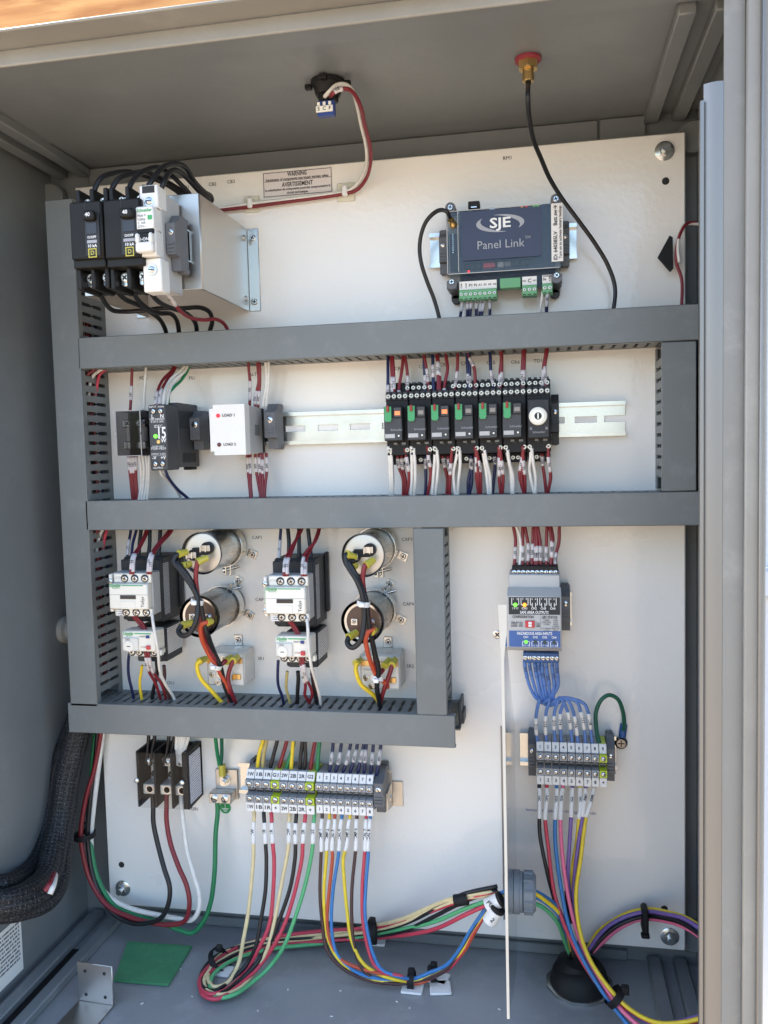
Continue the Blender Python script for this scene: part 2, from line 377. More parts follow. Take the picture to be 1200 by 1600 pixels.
def wire(color, pts, r, label, group=None, marks=(), name='wire', k=7, cat='wire', n=8):
    """pts: (pixel x, pixel y, depth) or ready Vectors"""
    P = [p if isinstance(p, Vector) else at(*p) for p in pts]
    if len(P) > 3: P = [P[0]]+[p+Vector((random.uniform(-1, 1), random.uniform(-.6, .6), random.uniform(-1, 1)))*.0006 for p in P[1:-1]]+[P[-1]]
    path = smooth_path(P, k); base = path[0].copy()
    o = solid(name, label, cat, 'w_'+color if 'w_'+color in MATS else color, [TU([p-base for p in path], r, n)], group, None, tuple(base), 'all')
    for mk in marks:
        sleeve(o, path, mk[0], mk[1], r*1.16, mk[2] if len(mk) > 2 else None, mk[3] if len(mk) > 3 else None, mk[4] if len(mk) > 4 else 'paper_pink', base, rot180=len(mk) > 5 and mk[5])
    return o
CN = dict(navy='dark blue', skyblue='light blue', crimson='rose red', leaf='light green', darkgreen='dark green', tan='tan striped')
def bundle(where, group, specs, r):
    """specs: (color, pts, marks[, radius]); labels count look-alikes from the left"""
    specs = sorted(specs, key=lambda s: s[1][len(s[1])//2][0] if not isinstance(s[1][0], Vector) else s[1][len(s[1])//2].x)
    tot = {}; cnt = {}
    for s in specs: tot[s[0]] = tot.get(s[0], 0)+1
    for s in specs:
        c = s[0]; i = cnt.get(c, 0); cnt[c] = i+1; cn = CN.get(c, c)
        lab = f'{cn} wire {where}' if tot[c] == 1 else f'{cn} wire {where}, {ORD[i]} {cn} from left'
        wire(c, s[1], s[3] if len(s) > 3 else r, lab, group, s[2] if len(s) > 2 else ())
def zz(ox, oy, k):                          # zoomed-crop measurements back to photograph pixels
    return lambda *p: [(ox+a/k, oy+b/k, c) for a, b, c in p]

def atz(px, py, z):
    v = _fw + _rt*((px-600)/F_PX) - _up*((py-800)/F_PX)
    return CAM + v*((z-CAM.z)/v.z)

# ================================================================== SETTING
solid('ground', 'pale sunlit ground in front of the cabinet', None, 'ground_mat', [B(-60, 60, -1.1, -1.0, -60, 60)], kind='structure')
EX0, EX1, EZ0, EZ1, EDB, EDF = -.045, .672, -.030, .866, -.027, .230

sd = thing('siding_wall', 'white ribbed metal siding to the right of the cabinet', 'wall', (.70, .02, .4))
poly = []
xs = 0.0
for i in range(9):
    poly += [(xs, 0), (xs+.030, 0), (xs+.036, .010), (xs+.050, .010), (xs+.056, 0)]; xs += .056
poly = poly+[(xs, -.02), (0, -.02)]
part(sd, 'ribbed_sheet', 'siding', [PZ(poly, -.9, 1.1)], False)
for py in (50, 917):
    zc = at(1190, py, .03).z-.4
    part(sd, 'trim_rail', 'siding', [B(-.004, .5, zc-.014, zc+.014, .011, .030, .002)])

wb = solid('plywood_board', 'orange plywood backing board above the cabinet at top left', 'board', 'wood', [B(-.45, .45, -.25, .25, 0, .02, .001)], loc=(.25, .06, 1.13))

# ------------------------------------------------------------------ the cabinet
en = thing('cabinet', 'open grey painted steel control cabinet around the white panel', 'cabinet', (0, 0, 0))
T = .002
part(en, 'back_wall', 'cabinet', [B(EX0, EX1, EZ0, EZ1, EDB-T, EDB)])
part(en, 'side_wall', 'cabinet', [B(EX0-T, EX0, EZ0-T, EZ1+T, EDB-T, EDF)], label='dark left side wall')
part(en, 'side_wall', 'cabinet', [B(EX1, EX1+T, EZ0-T, EZ1+T, EDB-T, EDF)], label='right side wall behind the steel strip')
part(en, 'roof_sheet', 'cabinet', [B(EX0, EX1, EZ1, EZ1+T, EDB, EDF)])
part(en, 'floor_sheet', 'cabinet_floor', [B(EX0, EX1, EZ0-T, EZ0, EDB, EDF)])
part(en, 'roof_stiffener', 'cabinet', [B(EX0+.001, EX1-.001, EZ1-.0035, EZ1-.0005, .200, EDF-.002, .001)])
part(en, 'top_rim', 'cabinet_rim', [B(EX0-.02, EX1+.01, EZ1-.006, EZ1+.0075, EDF+.0005, EDF+.004, .0012)])
part(en, 'drip_shield', 'cabinet_rim', [B(EX0-.04, EX1+.02, EZ1+.008, EZ1+.0105, EDF+.0005, .260, .0008)])
part(en, 'bottom_rim', 'cabinet_rim', [B(EX0-.01, EX1+.01, EZ0-.010, EZ0+.012, EDF+.0005, EDF+.004, .001)])
part(en, 'upper_back_flange', 'cabinet', [B(EX0+.05, .575, EZ1-.030, EZ1-.0005, EDB+.0003, EDB+.004, .001)])
part(en, 'upper_back_flange', 'cabinet', [B(.5765, .622, EZ1-.031, EZ1-.0005, EDB+.0003, EDB+.005, .001)])
part(en, 'lower_back_flange', 'cabinet', [B(EX0+.05, .60, EZ0+.0005, EZ0+.012, EDB+.0003, EDB+.005, .001)])
for x0, x1 in ((-.034, -.020), (-.006, .008), (.620, .634), (.647, .661)):
    part(en, 'mounting_channel', 'cabinet', [B(x0, x1, EZ1-.010, EZ1-.0003, EDB+.006, .196, .0012)])
    part(en, 'mounting_channel', 'cabinet', [B(x0, x1, EZ0+.0003, EZ0+.010, EDB+.006, .21, .0012)])
part(en, 'channel_slot', 'rubber', [B(-.0195, -.0065, EZ0+.0003, EZ0+.003, .05, .20)])
for x, z in ((.667, .838), (.667, .006), (-.04, .835)):
    part(en, 'corner_boss', 'cabinet', [LA((x, -EDB, z), (0, -1, 0), [(0, .016), (.012, .016), (.014, .014)], 24)])
zk = at(90, 985, 0).z
part(en, 'hinge_boss', 'cabinet_rim', [LA((EX0, .005, zk), (1, 0, 0), [(0, .016), (.006, .016), (.008, .012), (.014, .012)], 20)])
# the rim of the door opening on the right
rimx = EX1
part(en, 'front_flange', 'cabinet_rim', [B(rimx-.012, rimx+.0025, EZ0-.012, EZ1+.006, EDF+.0045, EDF+.009, .001)])
part(en, 'outer_edge', 'strip_metal', [B(rimx-.0035, rimx-.0015, EZ0-.012, EZ1+.006, EDF+.0092, EDF+.014, .0006)])

st = thing('steel_strip', 'shiny upright steel strip with folded edge along the cabinet opening on the right', 'strip', (.633, -EDF, 0))
zt, zb = .778, .060
prof = [(-.0025, .000), (-.001, -.001), (.0005, .001), (.003, .0035), (.0155, .0065), (.0165, .0062), (.0168, .0048), (.004, .0015), (.0018, -.003), (-.0025, -.003)]
part(st, 'bright_fold', 'strip_metal', [PZ([(-.0030, -.0045), (-.0004, -.0045), (-.0004, .0012), (-.0030, .0012)], zb, zt)])
part(st, 'polished_face', 'strip_metal', [PZ([(-.0003+.0131*t, -.001+.003*t+.0016*math.sin(math.pi*t)) for t in (0, .12, .25, .4, .55, .7, .85, 1)]+[(.0128, .0004), (-.0003, -.0028)], zb-.02, zt+.012)])
part(st, 'painted_face', 'strip_paint', [PZ([(.0130, .0018), (.0272, .0018), (.0272, .0003), (.0130, .0003)], EZ0-.01, EZ1+.004)])

# ------------------------------------------------------------------ the white panel
PW, PH = .657, .838
pn = thing('mounting_panel', 'large white enamelled steel mounting panel at the back of the cabinet', 'panel', (0, 0, 0))
part(pn, 'plate', 'enamel', [B(0, PW, 0, PH, -.0035, 0, .0012), B(.001, PW-.001, PH-.0025, PH-.0005, -.018, -.0036), B(PW-.0025, PW-.0005, .001, PH-.003, -.018, -.0036), B(.0005, .0025, .001, PH-.003, -.018, -.0036), B(.003, PW-.003, .0005, .0025, -.018, -.0036)])
for px, py in ((1039, 234), (190, 1390), (1047, 1466)):
    c = at(px, py, .004)
    w_ = part(pn, 'mounting_nut', 'zinc', [LA((c.x, 0, c.z), (0, -1, 0), [(0, .0095), (.0012, .0095), (.002, .0082)], 24), CY(c.x, c.z, .002, .007, .0062, 6), CY(c.x, c.z, .007, .0115, .0036, 12)])
for px, py in ((1040, 283), (190, 1351), (1038, 1420)):
    c = at(px, py, 0); part(pn, 'hole', 'recess', [CY(c.x, c.z, 0, .0004, .0036, 16)])
for s, px, py in (('CB1', 290, 293), ('CB2', 332, 288), ('CB3', 361, 284), ('RM1', 793, 247), ('PDB', 224, 591), ('PS1', 300, 591), ('ALT1', 397, 585), ('CR1', 623, 576), ('CR2', 661, 573),
                  ('CR3', 694, 570), ('CR4', 727, 568), ('CR5', 767, 567), ('CR6', 805, 566), ('TD1', 841, 564), ('CAP1', 402, 840), ('CAP2', 407, 937), ('CAP3', 636, 843), ('CAP4', 638, 944), ('SR1', 408, 1029),
                  ('SR2', 641, 1041), ('OL1', 267, 1067), ('OL2', 479, 1062), ('PDB1', 303, 1264)):
    c = at(px, py, .0003); txt(pn, s, c.x, c.z, .0004, .0052, 'ink')
c = at(894, 1269, .0004); txt(pn, 'Intrinsically Safe Field Wiring Terminals', c.x-.012, c.z, .0004, .0046, 'ink_blue')

# ------------------------------------------------------------------ wire ducts
DD = .060
def finger_mesh():
    w = .0034; b = .0012
    pts = [(-w, .008), (w, .008), (w, .026), (w+b, .028), (w+b, .0305), (w, .0325), (w, .0525), (-w, .0525), (-w, .0325), (-w-b, .0305), (-w-b, .028), (-w, .026)]
    # polygon in (z, d), thickness along x
    n = len(pts); t = .0008
    v = [(-t, -d, z) for z, d in pts]+[(t, -d, z) for z, d in pts]
    f = [tuple(range(n)), tuple(range(2*n-1, n-1, -1))]+[(i, n+i, n+(i+1) % n, (i+1) % n) for i in range(n)]
    return mesh('finger', [(v, f)], 'duct', False)
FING = finger_mesh()
def duct(label, x0, x1, z0, z1, vert, sides, cover=(0, 0)):
    """sides: which long sides are slotted singly ('lo' left/bottom, 'hi' right/top); the rest is one row"""
    g = 'grey slotted wire ducts'
    r = thing('wire_duct', label, 'wire duct', ((x0+x1)/2, 0, (z0+z1)/2), g)
    w = (x1-x0)/2; h = (z1-z0)/2; t = .0008
    ov = .0012
    if vert: part(r, 'cover', 'duct', [B(-w-ov, w+ov, -h+cover[0], h-cover[1], DD-.002, DD, .0007), B(-w-ov, -w-ov+.0014, -h+cover[0], h-cover[1], DD-.0085, DD-.002), B(w+ov-.0014, w+ov, -h+cover[0], h-cover[1], DD-.0085, DD-.002)])
    else: part(r, 'cover', 'duct', [B(-w+cover[0], w-cover[1], -h-ov, h+ov, DD-.002, DD, .0007), B(-w+cover[0], w-cover[1], -h-ov, -h-ov+.0014, DD-.0085, DD-.002), B(-w+cover[0], w-cover[1], h+ov-.0014, h+ov, DD-.0085, DD-.002)])
    part(r, 'base', 'duct', [B(-w, w, -h, h, .0003, .002)])
    L = 2*h if vert else 2*w; P = .0107; n = int((L-.012)/P); s0 = -L/2+(L-(n-1)*P)/2
    for sgn, nm in ((-1, 'lo'), (1, 'hi')):
        c = sgn*((w if vert else h)-t)
        part(r, 'lower_rail', 'duct', [B(c-t, c+t, -h, h, .002, .0085)] if vert else [B(-w, w, c-t, c+t, .002, .0085)])
        if nm in sides:
            for i in range(n):
                o = link('finger', FING, r, (c, 0, s0+i*P) if vert else (s0+i*P, 0, c))
                if not vert: o.rotation_euler = (0, math.pi/2, 0)
        else:
            sh = []
            for i in range(n):
                s = s0+i*P
                sh.append(B(c-t, c+t, s-.0034, s+.0034, .008, .0525) if vert else B(s-.0034, s+.0034, c-t, c+t, .008, .0525))
            part(r, 'far_finger_row', 'duct', sh, False, kind='stuff')
    return r
a = R4(91.5, 310, 131, 1103, DD); LX0, LX1, LZ0, LZ1 = a
duct('tall grey slotted wire duct running up the left edge of the panel', a[0], a[1], a[2], a[3], True, ('hi',))
a = R4(121, 503, 1092, 552, DD); D1 = a
duct('long grey slotted wire duct across the panel below the breakers', a[0], a[1], a[2], a[3], False, ('lo',))
b = R4(133.5, 777, 1092.5, 823, DD); D2 = b
duct('long grey slotted wire duct across the panel below the relay row', b[0], b[1], b[2], b[3], False, ('hi',))
c = R4(107, 1110, 711, 1155, DD); D3 = c
duct('lowest grey slotted wire duct above the terminal strips', c[0], c[1], c[2], c[3], False, ('hi',))
a = R4(650, 822, 694, 1117, DD); D4 = a
duct('short upright grey slotted wire duct beside the capacitors', a[0], a[1], a[2], D2[2]-.002, True, ('hi',))
a = R4(1037, 528, 1086, 770, DD); D5 = a
duct('short upright grey wire duct at the right end of the relay row', a[0], a[1], D2[3]+.002, D1[2]-.002, True, ('lo',))
# a cut-off corner piece of duct at the end of the lowest duct
cc = at(708, 1115, .03)
solid('duct_end_bracket', 'dark grey notched corner piece at the right end of lowest duct', 'bracket', 'dark_grey', [B(.0024, .0050, -.014, .012, 0, .034, .001), B(.0051, .0070, -.014, -.002, 0, .024)], loc=(D3[1]-.0012, -.002, D3[3]-.004))

# ================================================================== DEVICES
def din_rail(label, x0, x1, zc, slots, d0=.0003, step=.020, group='DIN rails'):
    r = thing('din_rail', label, 'rail', (x0, 0, zc), group); L = x1-x0; t = .0012
    # slotted web built as pieces around each slot
    sh = []; hw = .0033; sl = .0112
    sh.append(B(0, L, hw, .0135, d0, d0+t)); sh.append(B(0, L, -.0135, -hw, d0, d0+t))
    xs = sorted(slots); prev = 0
    for s in xs:
        a = max(0, s-sl); b = min(L, s+sl)
        if a > prev: sh.append(B(prev, a, -hw, hw, d0, d0+t))
        prev = b
    if prev < L: sh.append(B(prev, L, -hw, hw, d0, d0+t))
    part(r, 'web', 'zinc', sh)
    for s in (1, -1):
        part(r, 'flange', 'zinc', [PX([(d0, s*.0135), (d0+.0075, s*.0135), (d0+.0075, s*.0175), (d0+.0063, s*.0175), (d0+.0063, s*.0147), (d0, s*.0147)], 0, L)])
    return r
def end_clamp(label, x0, x1, zc, d, h=.048, mat='clamp_grey'):
    r = thing('end_clamp', label, 'clamp', ((x0+x1)/2, 0, zc), 'plastic rail end clamps'); w = (x1-x0)/2; h /= 2
    part(r, 'body', mat, [PX([(.008, -h*.8), (d*.55, -h), (d*.7, -h), (d*.72, -h*.55), (d, -h*.5), (d, h*.6), (d*.75, h*.75), (d*.62, h), (d*.4, h), (.008, h*.8)], -w, w)])
    part(r, 'rib', mat, [B(-w*.75, w*.75, -h*.42+i*.0035, -h*.42+.0018+i*.0035, d, d+.0012) for i in range(3)])
    screw(r, 0, h*.28, d-.0006, min(w*.62, .0036), SLOT)
    part(r, 'foot', mat, [B(-w*.9, w*.9, -h*1.02, -h*.78, .004, .014, .001), B(-w*.9, w*.9, h*.78, h*1.02, .004, .014, .001)])
    return r

# ------------------------------------------------------------------ breaker bracket and breakers
p0 = at(304, 378, .13); zbot, ztop = at(304, 453, .13).z, at(304, 303, .13).z
bx = at(389, 425, 0).x
br = thing('standoff_bracket', 'brushed aluminium standoff bracket carrying the breakers at upper left', 'bracket', (bx, 0, (zbot+ztop)/2))
hz = (ztop-zbot)/2; bl = bx-at(126, 380, .135).x
part(br, 'side_plate', 'aluminium', [B(-.0018, 0, -hz, hz, .0015, .13, .0004)])
part(br, 'side_plate', 'aluminium', [B(-bl, -bl+.0018, -hz, hz, .0015, .13, .0004)])
part(br, 'front_plate', 'aluminium', [B(-bl, -.0002, -hz, hz, .1302, .132, .0005)])
fl = part(br, 'foot_flange', 'zinc', [B(.0002, .0125, -hz, hz, .0003, .0018, .0004)])
screw(br, .0062, hz-.010, .0018, .0034, SCREW_Z); screw(br, .0062, -hz+.010, .0018, .0034, SCREW_Z)
for z in (hz-.012, -hz+.012):
    part(br, 'rivet', 'aluminium', [LA((0, -.012, z), (1, 0, 0), [(0, .0032), (.001, .003), (.0018, .0015)], 12)])
part(br, 'foot_flange', 'zinc', [B(-bl-.0125, -bl-.0002, -hz, hz, .0003, .0018, .0004)])
dz = .0005
din = din_rail('short DIN rail stub on the aluminium bracket behind the breakers', at(240, 380, .133).x, at(297, 380, .133).x, at(290, 386, .133).z, [], .1325)

def qo_breaker(label, px0, px1, pyt, pyb, d=.187):
    x0, x1, z0, z1 = R4(px0, pyt, px1, pyb, d); w = (x1-x0)/2; h = (z1-z0)/2
    r = thing('circuit_breaker', label, 'breaker', ((x0+x1)/2, -.133, (z0+z1)/2), 'black two pole circuit breakers'); dd = d-.133
    w -= .0004
    part(r, 'body', 'breaker_black', [B(-w, w, -h, h, .010, dd, .0015), B(-w, w, -h*.999-.007, -h+.0008, .006, dd-.003, .001), B(-w, w, -h-.022, h+.012, 0, .010, .001)])
    for i in range(3):
        x = (-w+.0022, 0, w-.0022)[i]
        part(r, 'barrier_wall', 'breaker_black', [B(x-.0021, x+.0021, h-.001, h+.0145, .010, .042, .0008)])
        part(r, 'barrier_wall', 'breaker_black', [B(x-.0021, x+.0021, -h-.025, -h-.0065, .010, .046, .0008)])
    for i in (0.5, 1.5):
        x = -w+2*w*(i/2)
        part(r, 'terminal_lug', 'steel', [B(x-.004, x+.004, h+.001, h+.008, .010, .034, .0008)]); screw(r, x, h+.0045, .034, .0034, SCREW)
        part(r, 'terminal_lug', 'steel', [B(x-.004, x+.004, -h-.021, -h-.008, .010, .036, .0008)]); screw(r, x+.001, -h-.0135, .036, .0042, SCREW)
    part(r, 'seam', 'recess', [B(-.0004, .0004, -h+.001, h-.001, dd-.0002, dd+.0002)])
    hx = w*.40
    part(r, 'faceplate', 'charcoal', [B(hx-w*.44, hx+w*.46, -h+.002, h-.012, dd, dd+.0016, .0006)])
    lv = part(r, 'toggle_lever', 'breaker_black', [B(hx-w*.34, hx+w*.36, h-.0185, h-.0105, dd+.001, dd+.0075, .0012)])
    txt(lv, '40', hx, h-.0143, dd+.0078, None, 'ink_white', bold=True, fit=.0048)
    part(r, 'trip_window', 'window_glass', [B(hx-w*.30, hx+w*.32, h-.0295, h-.0195, dd+.0016, dd+.0022)])
    txt(r, 'O/OFF', hx, -h*.28, dd+.0019, None, 'ink_white', bold=True, fit=.0085)
    part(r, 'flag_window', 'ink_grey', [B(hx-w*.30, hx+w*.30, -h*.44-.001, -h*.44+.0016, dd+.0016, dd+.0020)])
    txt(r, '10 kA', hx, -h*.58, dd+.0019, None, 'ink_white', bold=True, fit=.0085)
    z_ = -h*.82; q = .0040
    part(r, 'yellow_emblem', 'yellow_crimp', [B(hx-q, hx+q, z_+q-.0009, z_+q, dd+.0016, dd+.002), B(hx-q, hx+q, z_-q, z_-q+.0009, dd+.0016, dd+.002), B(hx-q, hx-q+.0009, z_-q+.0009, z_+q-.0009, dd+.0016, dd+.002), B(hx+q-.0009, hx+q, z_-q+.0009, z_+q-.0009, dd+.0016, dd+.002)])
    txt(r, 'D', hx, z_, dd+.0019, .0052, 'yellow_crimp', bold=True)
    return r
qo_breaker('black two pole breaker nearest the left duct', 108.5, 160.5, 314, 405)
qo_breaker('black two pole breaker between the other black breaker and white breaker', 161, 221, 310, 403)
x0, x1, z0, z1 = R4(213, 323, 240.5, 400, .187); cx, cz = (x0+x1)/2, (z0+z1)/2; w, h = (x1-x0)/2, (z1-z0)/2
mc = thing('miniature_breaker', 'white slim single pole breaker with green lettering beside black breakers', 'breaker', (cx+.001, -.133, cz))
part(mc, 'body', 'light_grey', [B(-w+.0002, w+.0008, -h-.026, h+.017, .002, .0405, .0006)])
part(mc, 'front_cap', 'white_plastic', [B(-w+.0002, w+.0012, h+.0005, h+.0205, .030, .048, .001)])
part(mc, 'front_cap', 'white_plastic', [B(-w+.0002, w+.0012, -h-.030, -h-.0005, .030, .047, .001)])
part(mc, 'nose', 'white_plastic', [B(-w, w, h*.06, h, .040, .056, .001), B(-w, w, -h, h*.06, .040, .053, .001)])
part(mc, 'lever_slot', 'black_plastic', [B(-w*.92, w*.92, -h*.10, h*.10, .053, .0560, .0006)])
lv = part(mc, 'toggle_lever', 'white_plastic', [B(-w*.98, -w*.55, -h*.52, -h*.12, .053, .0605, .0012), B(w*.55, w*.98, -h*.52, -h*.12, .053, .0605, .0012), B(-w*.98, w*.98, -h*.90, -h*.48, .053, .0605, .0015)])
part(mc, 'indicator', 'black_plastic', [B(-w*.54, w*.54, -h*.46, -h*.12, .053, .0575)]); txt(mc, 'I-ON', 0, -h*.36, .0578, None, 'ink_white', bold=True, fit=w*.95)
txt(mc, 'Schneider', 0, h*.83, .0563, .0042, 'ink_green', bold=True, fit=w*1.7)
for i, s in enumerate(('Multi 9', 'C60sp', 'C 10A', '277V~')): txt(mc, s, -w*.34, h*(.62-.15*i), .0563, .0030, 'ink', fit=w*.9)
part(mc, 'green_emblem', 'ink_green', [B(w*.35, w*.85, h*.44, h*.62, .0560, .0563)])
for z in (h+.0065, -h-.011):
    part(mc, 'terminal_hole', 'steel', [LA((.001, -.0475, z), (0, -1, 0), [(0, .0046), (.0008, .0046)], 16)]); screw(mc, .001, z, .0475, .0034, SLOT)
part(mc, 'wire_opening', 'recess', [B(-w*.6, w*.8, h+.0135, h+.0195, .0478, .0483)])
part(mc, 'side_print', 'print_grey', [B(w+.0008, w+.0010, -h*.2, h*.7, .006, .016)])
xe = cx+w+.003
end_clamp('grey end clamp on the right side of the white breaker', xe, xe+.0085, cz-.004, .036, .050)
for o in [bpy.data.objects[n] for n in (bpy.data.objects.keys()) if n.startswith('end_clamp') and bpy.data.objects[n].parent is None][-1:]: o.location.y = -.133

# ------------------------------------------------------------------ alarm sounder and antenna fitting on the ceiling
s0 = atz(512, 128, EZ1-.001)
so = thing('alarm_base', 'black round sounder base under the ceiling with S C F terminal', 'sounder', (s0.x, s0.y, EZ1-.0005))
part(so, 'flange', 'black_plastic', [LA((0, 0, 0), (0, 0, -1), [(0, .024), (.004, .024), (.006, .021), (.016, .0185), (.020, .017)], 28)])
for a in (0, 90, 180, 270):
    ca, sa = math.cos(math.radians(a)), math.sin(math.radians(a))
    part(so, 'tab', 'black_plastic', [B(ca*.028-.005, ca*.028+.005, -.009, -.002, -sa*.028-.004, -sa*.028+.004, .001)])
part(so, 'socket', 'black_plastic', [B(-.012, .014, -.030, -.018, -.006, .012, .002)])
tb = part(so, 'terminal_block', 'button_blue', [B(-.011, .013, -.054, -.034, .010, .020, .0006)])
part(so, 'label_strip', 'cream_plastic', [B(-.0125, .0115, -.050, -.0415, .0205, .0225, .0004)])
txt(so, 'S  C  F', -.0005, -.0458, .0228, .0068, 'ink', bold=True, fit=.019)
for i in range(3): part(so, 'terminal', 'white_plastic', [B(-.0105+.008*i, -.0065+.008*i, -.041, -.0365, .0205, .0235, .0005)])

so.scale = (.64, .64, .64)
f0 = atz(825, 92, EZ1-.001)
ft = thing('antenna_fitting', 'brass antenna bulkhead fitting with red gasket under the ceiling', 'fitting', (f0.x, f0.y, EZ1-.0005))
part(ft, 'gasket', 'gasket_red', [LA((0, 0, 0), (0, 0, -1), [(0, .0145), (.003, .0145), (.0036, .0135)], 24)])
part(ft, 'hex_nut', 'brass', [LA((0, 0, -.0036), (0, 0, -1), [(0, .0115), (.008, .0115), (.0088, .0105)], 6, ph=.3)])
part(ft, 'barrel', 'brass', [LA((0, 0, -.0124), (0, 0, -1), [(0, .0066), (.002, .0066), (.0025, .0060), (.0045, .0060), (.005, .0066), (.012, .0066), (.0128, .0058)], 18)])
part(ft, 'cable_entry', 'rubber', [LA((0, 0, -.0252), (0, 0, -1), [(0, .0032), (.003, .0030)], 10)])
ft.scale = (.78, .78, .78)
fb = Vector((f0.x, f0.y, EZ1-.0215))
wire('black', [fb, at(824, 150, .150), at(826, 180, .138), at(833, 215, .118), at(845, 248, .095), at(860, 280, .074), at(880, 312, .058), at(905, 345, .046), at(930, 380, .036), at(950, 415, .03), at(961, 450, .028), at(958, 485, .03), at(953, 510, .03)], .0021, 'thin black antenna cable hanging from the brass fitting', name='antenna_cable', cat='cable')
# red/white pair of the sounder
sp = [(515, 143, .146), (526, 132, .145), (539, 131, .142), (550, 141, .135), (557, 163, .118), (565, 196, .088), (572, 229, .058), (572, 255, .036), (565, 279, .014), (550, 293.5, .0075), (538, 299, .006), (513, 303, .006), (440, 312, .006), (398, 318, .006), (345, 325, .006), (300, 329, .006)]
wire('white', [Vector((s0.x-.0005, s0.y-.0105, EZ1-.018))]+[at(*p) for p in sp], .0019, 'white wire of the pair running from the black ceiling sounder')
sp2 = [(519, 147, .150), (527, 141, .150), (541, 138, .147), (553, 145, .138), (563, 165, .121), (571, 196, .091), (578, 229, .061), (579, 255, .039), (572, 281, .016), (556, 297, .0085), (540, 302.5, .006), (513, 306.5, .006), (440, 316, .006), (398, 322, .006), (345, 329, .006), (300, 333, .006)]
wire('red', [Vector((s0.x+.0045, s0.y-.0105, EZ1-.018))]+[at(*p) for p in sp2], .0019, 'red wire of the pair running from the black ceiling sounder', marks=((.09, .17, '105', .004),))
for i, (px, py, lb) in enumerate(((394, 320, 'cream adhesive cable tie mount left of the warning label'), (541, 301, 'cream adhesive cable tie mount below the warning label corner'))):
    c = at(px, py, 0); q = .0095 if i else .0085
    t_ = thing('tie_mount', lb, 'tie mount', (c.x, 0, c.z), 'adhesive tie mounts')
    part(t_, 'pad', 'tie_cream', [B(-q, q, -q, q, .0003, .0022, .0006)]); part(t_, 'strap', 'tie_white', [B(-.003, .003, -.0055, .0055, .0022, .0092, .0012)])

# ------------------------------------------------------------------ warning label
x0, x1, z0, z1 = R4(411, 264.5, 519, 306, .0006); wl = thing('warning_label', 'white bilingual warning sticker near the top of the panel', 'label', ((x0+x1)/2, 0, (z0+z1)/2)); w, h = (x1-x0)/2, (z1-z0)/2-.0008
part(wl, 'sheet', 'paper_warm', [B(-w, w, -h, h, .0003, .0007)])
e = .0005
part(wl, 'border', 'ink', [B(-w+e, w-e, h-2*e, h-e, .0007, .0009), B(-w+e, w-e, -h+e, -h+2*e, .0007, .0009), B(-w+e, -w+2*e, -h+2*e, h-2*e, .0007, .0009), B(w-2*e, w-e, -h+2*e, h-2*e, .0007, .0009), B(-w+2*e, w-2*e, h*.22, h*.22+.0003, .0007, .0009)])
txt(wl, 'WARNING', 0, h*.72, .001, .0064, 'ink', bold=True, fit=w*0.56)
txt(wl, 'Substitution of components may impair intrinsic safety.', 0, h*.36, .001, .0039, 'ink', bold=True, fit=w*1.84)
txt(wl, 'AVERTISSEMENT', 0, -h*.10, .001, .0064, 'ink', bold=True, fit=w*0.9)
txt(wl, 'La substitution de composants pourrait compromettre la', 0, -h*.45, .001, .0038, 'ink', bold=True, fit=w*1.9)
txt(wl, 'circuit intrinsèque.', 0, -h*.75, .001, .0039, 'ink', bold=True, fit=w*0.62)

# ------------------------------------------------------------------ telemetry module
dm = .042
x0, x1, z0, z1 = R4(697, 318, 877, 459, dm); cx, cz = (x0+x1)/2, (z0+z1)/2; w, h = (x1-x0)/2, (z1-z0)/2
din_rail('DIN rail stub behind the telemetry module', at(672, 400, .004).x, at(901, 370, .004).x, at(790, 385, .004).z, [], step=.02)
for px0, px1, lab in ((686, 699, 'grey end clamp left of the telemetry module'), (876, 890, 'grey end clamp right of the telemetry module')):
    end_clamp(lab, at(px0, 390, .02).x, at(px1, 390, .02).x, at(790, 385, .02).z, .020, .044)
tm = thing('telemetry_module', 'clear covered telemetry module with dark blue faceplate at upper right', 'module', (cx, 0, cz))
part(tm, 'base', 'case_grey', [B(-w+.001, w-.001, -.034, .043, .010, .022, .001)])
part(tm, 'circuit_board', 'pcb', [B(-w+.012, w-.006, -.036, .0445, .0225, .0242)])
CT, CBt = .0412, -.0215
part(tm, 'clear_cover', 'clear', [B(-w, w, CBt, CT, .0372, .0390, .0008), B(-w, w, CT-.0015, CT, .0245, .0370), B(-w, w, CBt, CBt+.0015, .0245, .0370), B(-w, -w+.0015, CBt+.0016, CT-.0016, .0245, .0370), B(w-.0015, w, CBt+.0016, CT-.0016, .0245, .0370)])
part(tm, 'cover_rib', 'light_grey', [B(-w+.0005, -w+.0013, CBt+.001, CT-.001, .0390, .0396)])
part(tm, 'cover_rib', 'light_grey', [B(-w+.0115, -w+.0121, CBt+.003, CT-.001, .0390, .0396)])
part(tm, 'cover_rib', 'light_grey', [B(-w+.0015, w-.002, CBt+.0005, CBt+.0012, .0390, .0396)])
part(tm, 'cover_rib', 'light_grey', [B(-w+.0015, w-.018, CT-.0010, CT-.0003, .0390, .0396)])
lw, le, lt, lbz = -.0407, .0377, .0388, -.0085; lcx = (lw+le)/2; h0 = h; h = .0360
LCZ = .0255
fp = part(tm, 'faceplate', 'navy_label', [B(lw, le, lbz, lt, .0392, .0396)])
txt(fp, 'SJE', lcx-.001, LCZ, .0401, .0135, 'ink_white', bold=True, fit=.0205)
txt(fp, 'Panel Link', lcx-.001, .0050, .0401, .0115, 'ink_grey', fit=.0460)
txt(fp, 'TM', lcx+.0255, .0098, .0401, .0040, 'ink_grey')
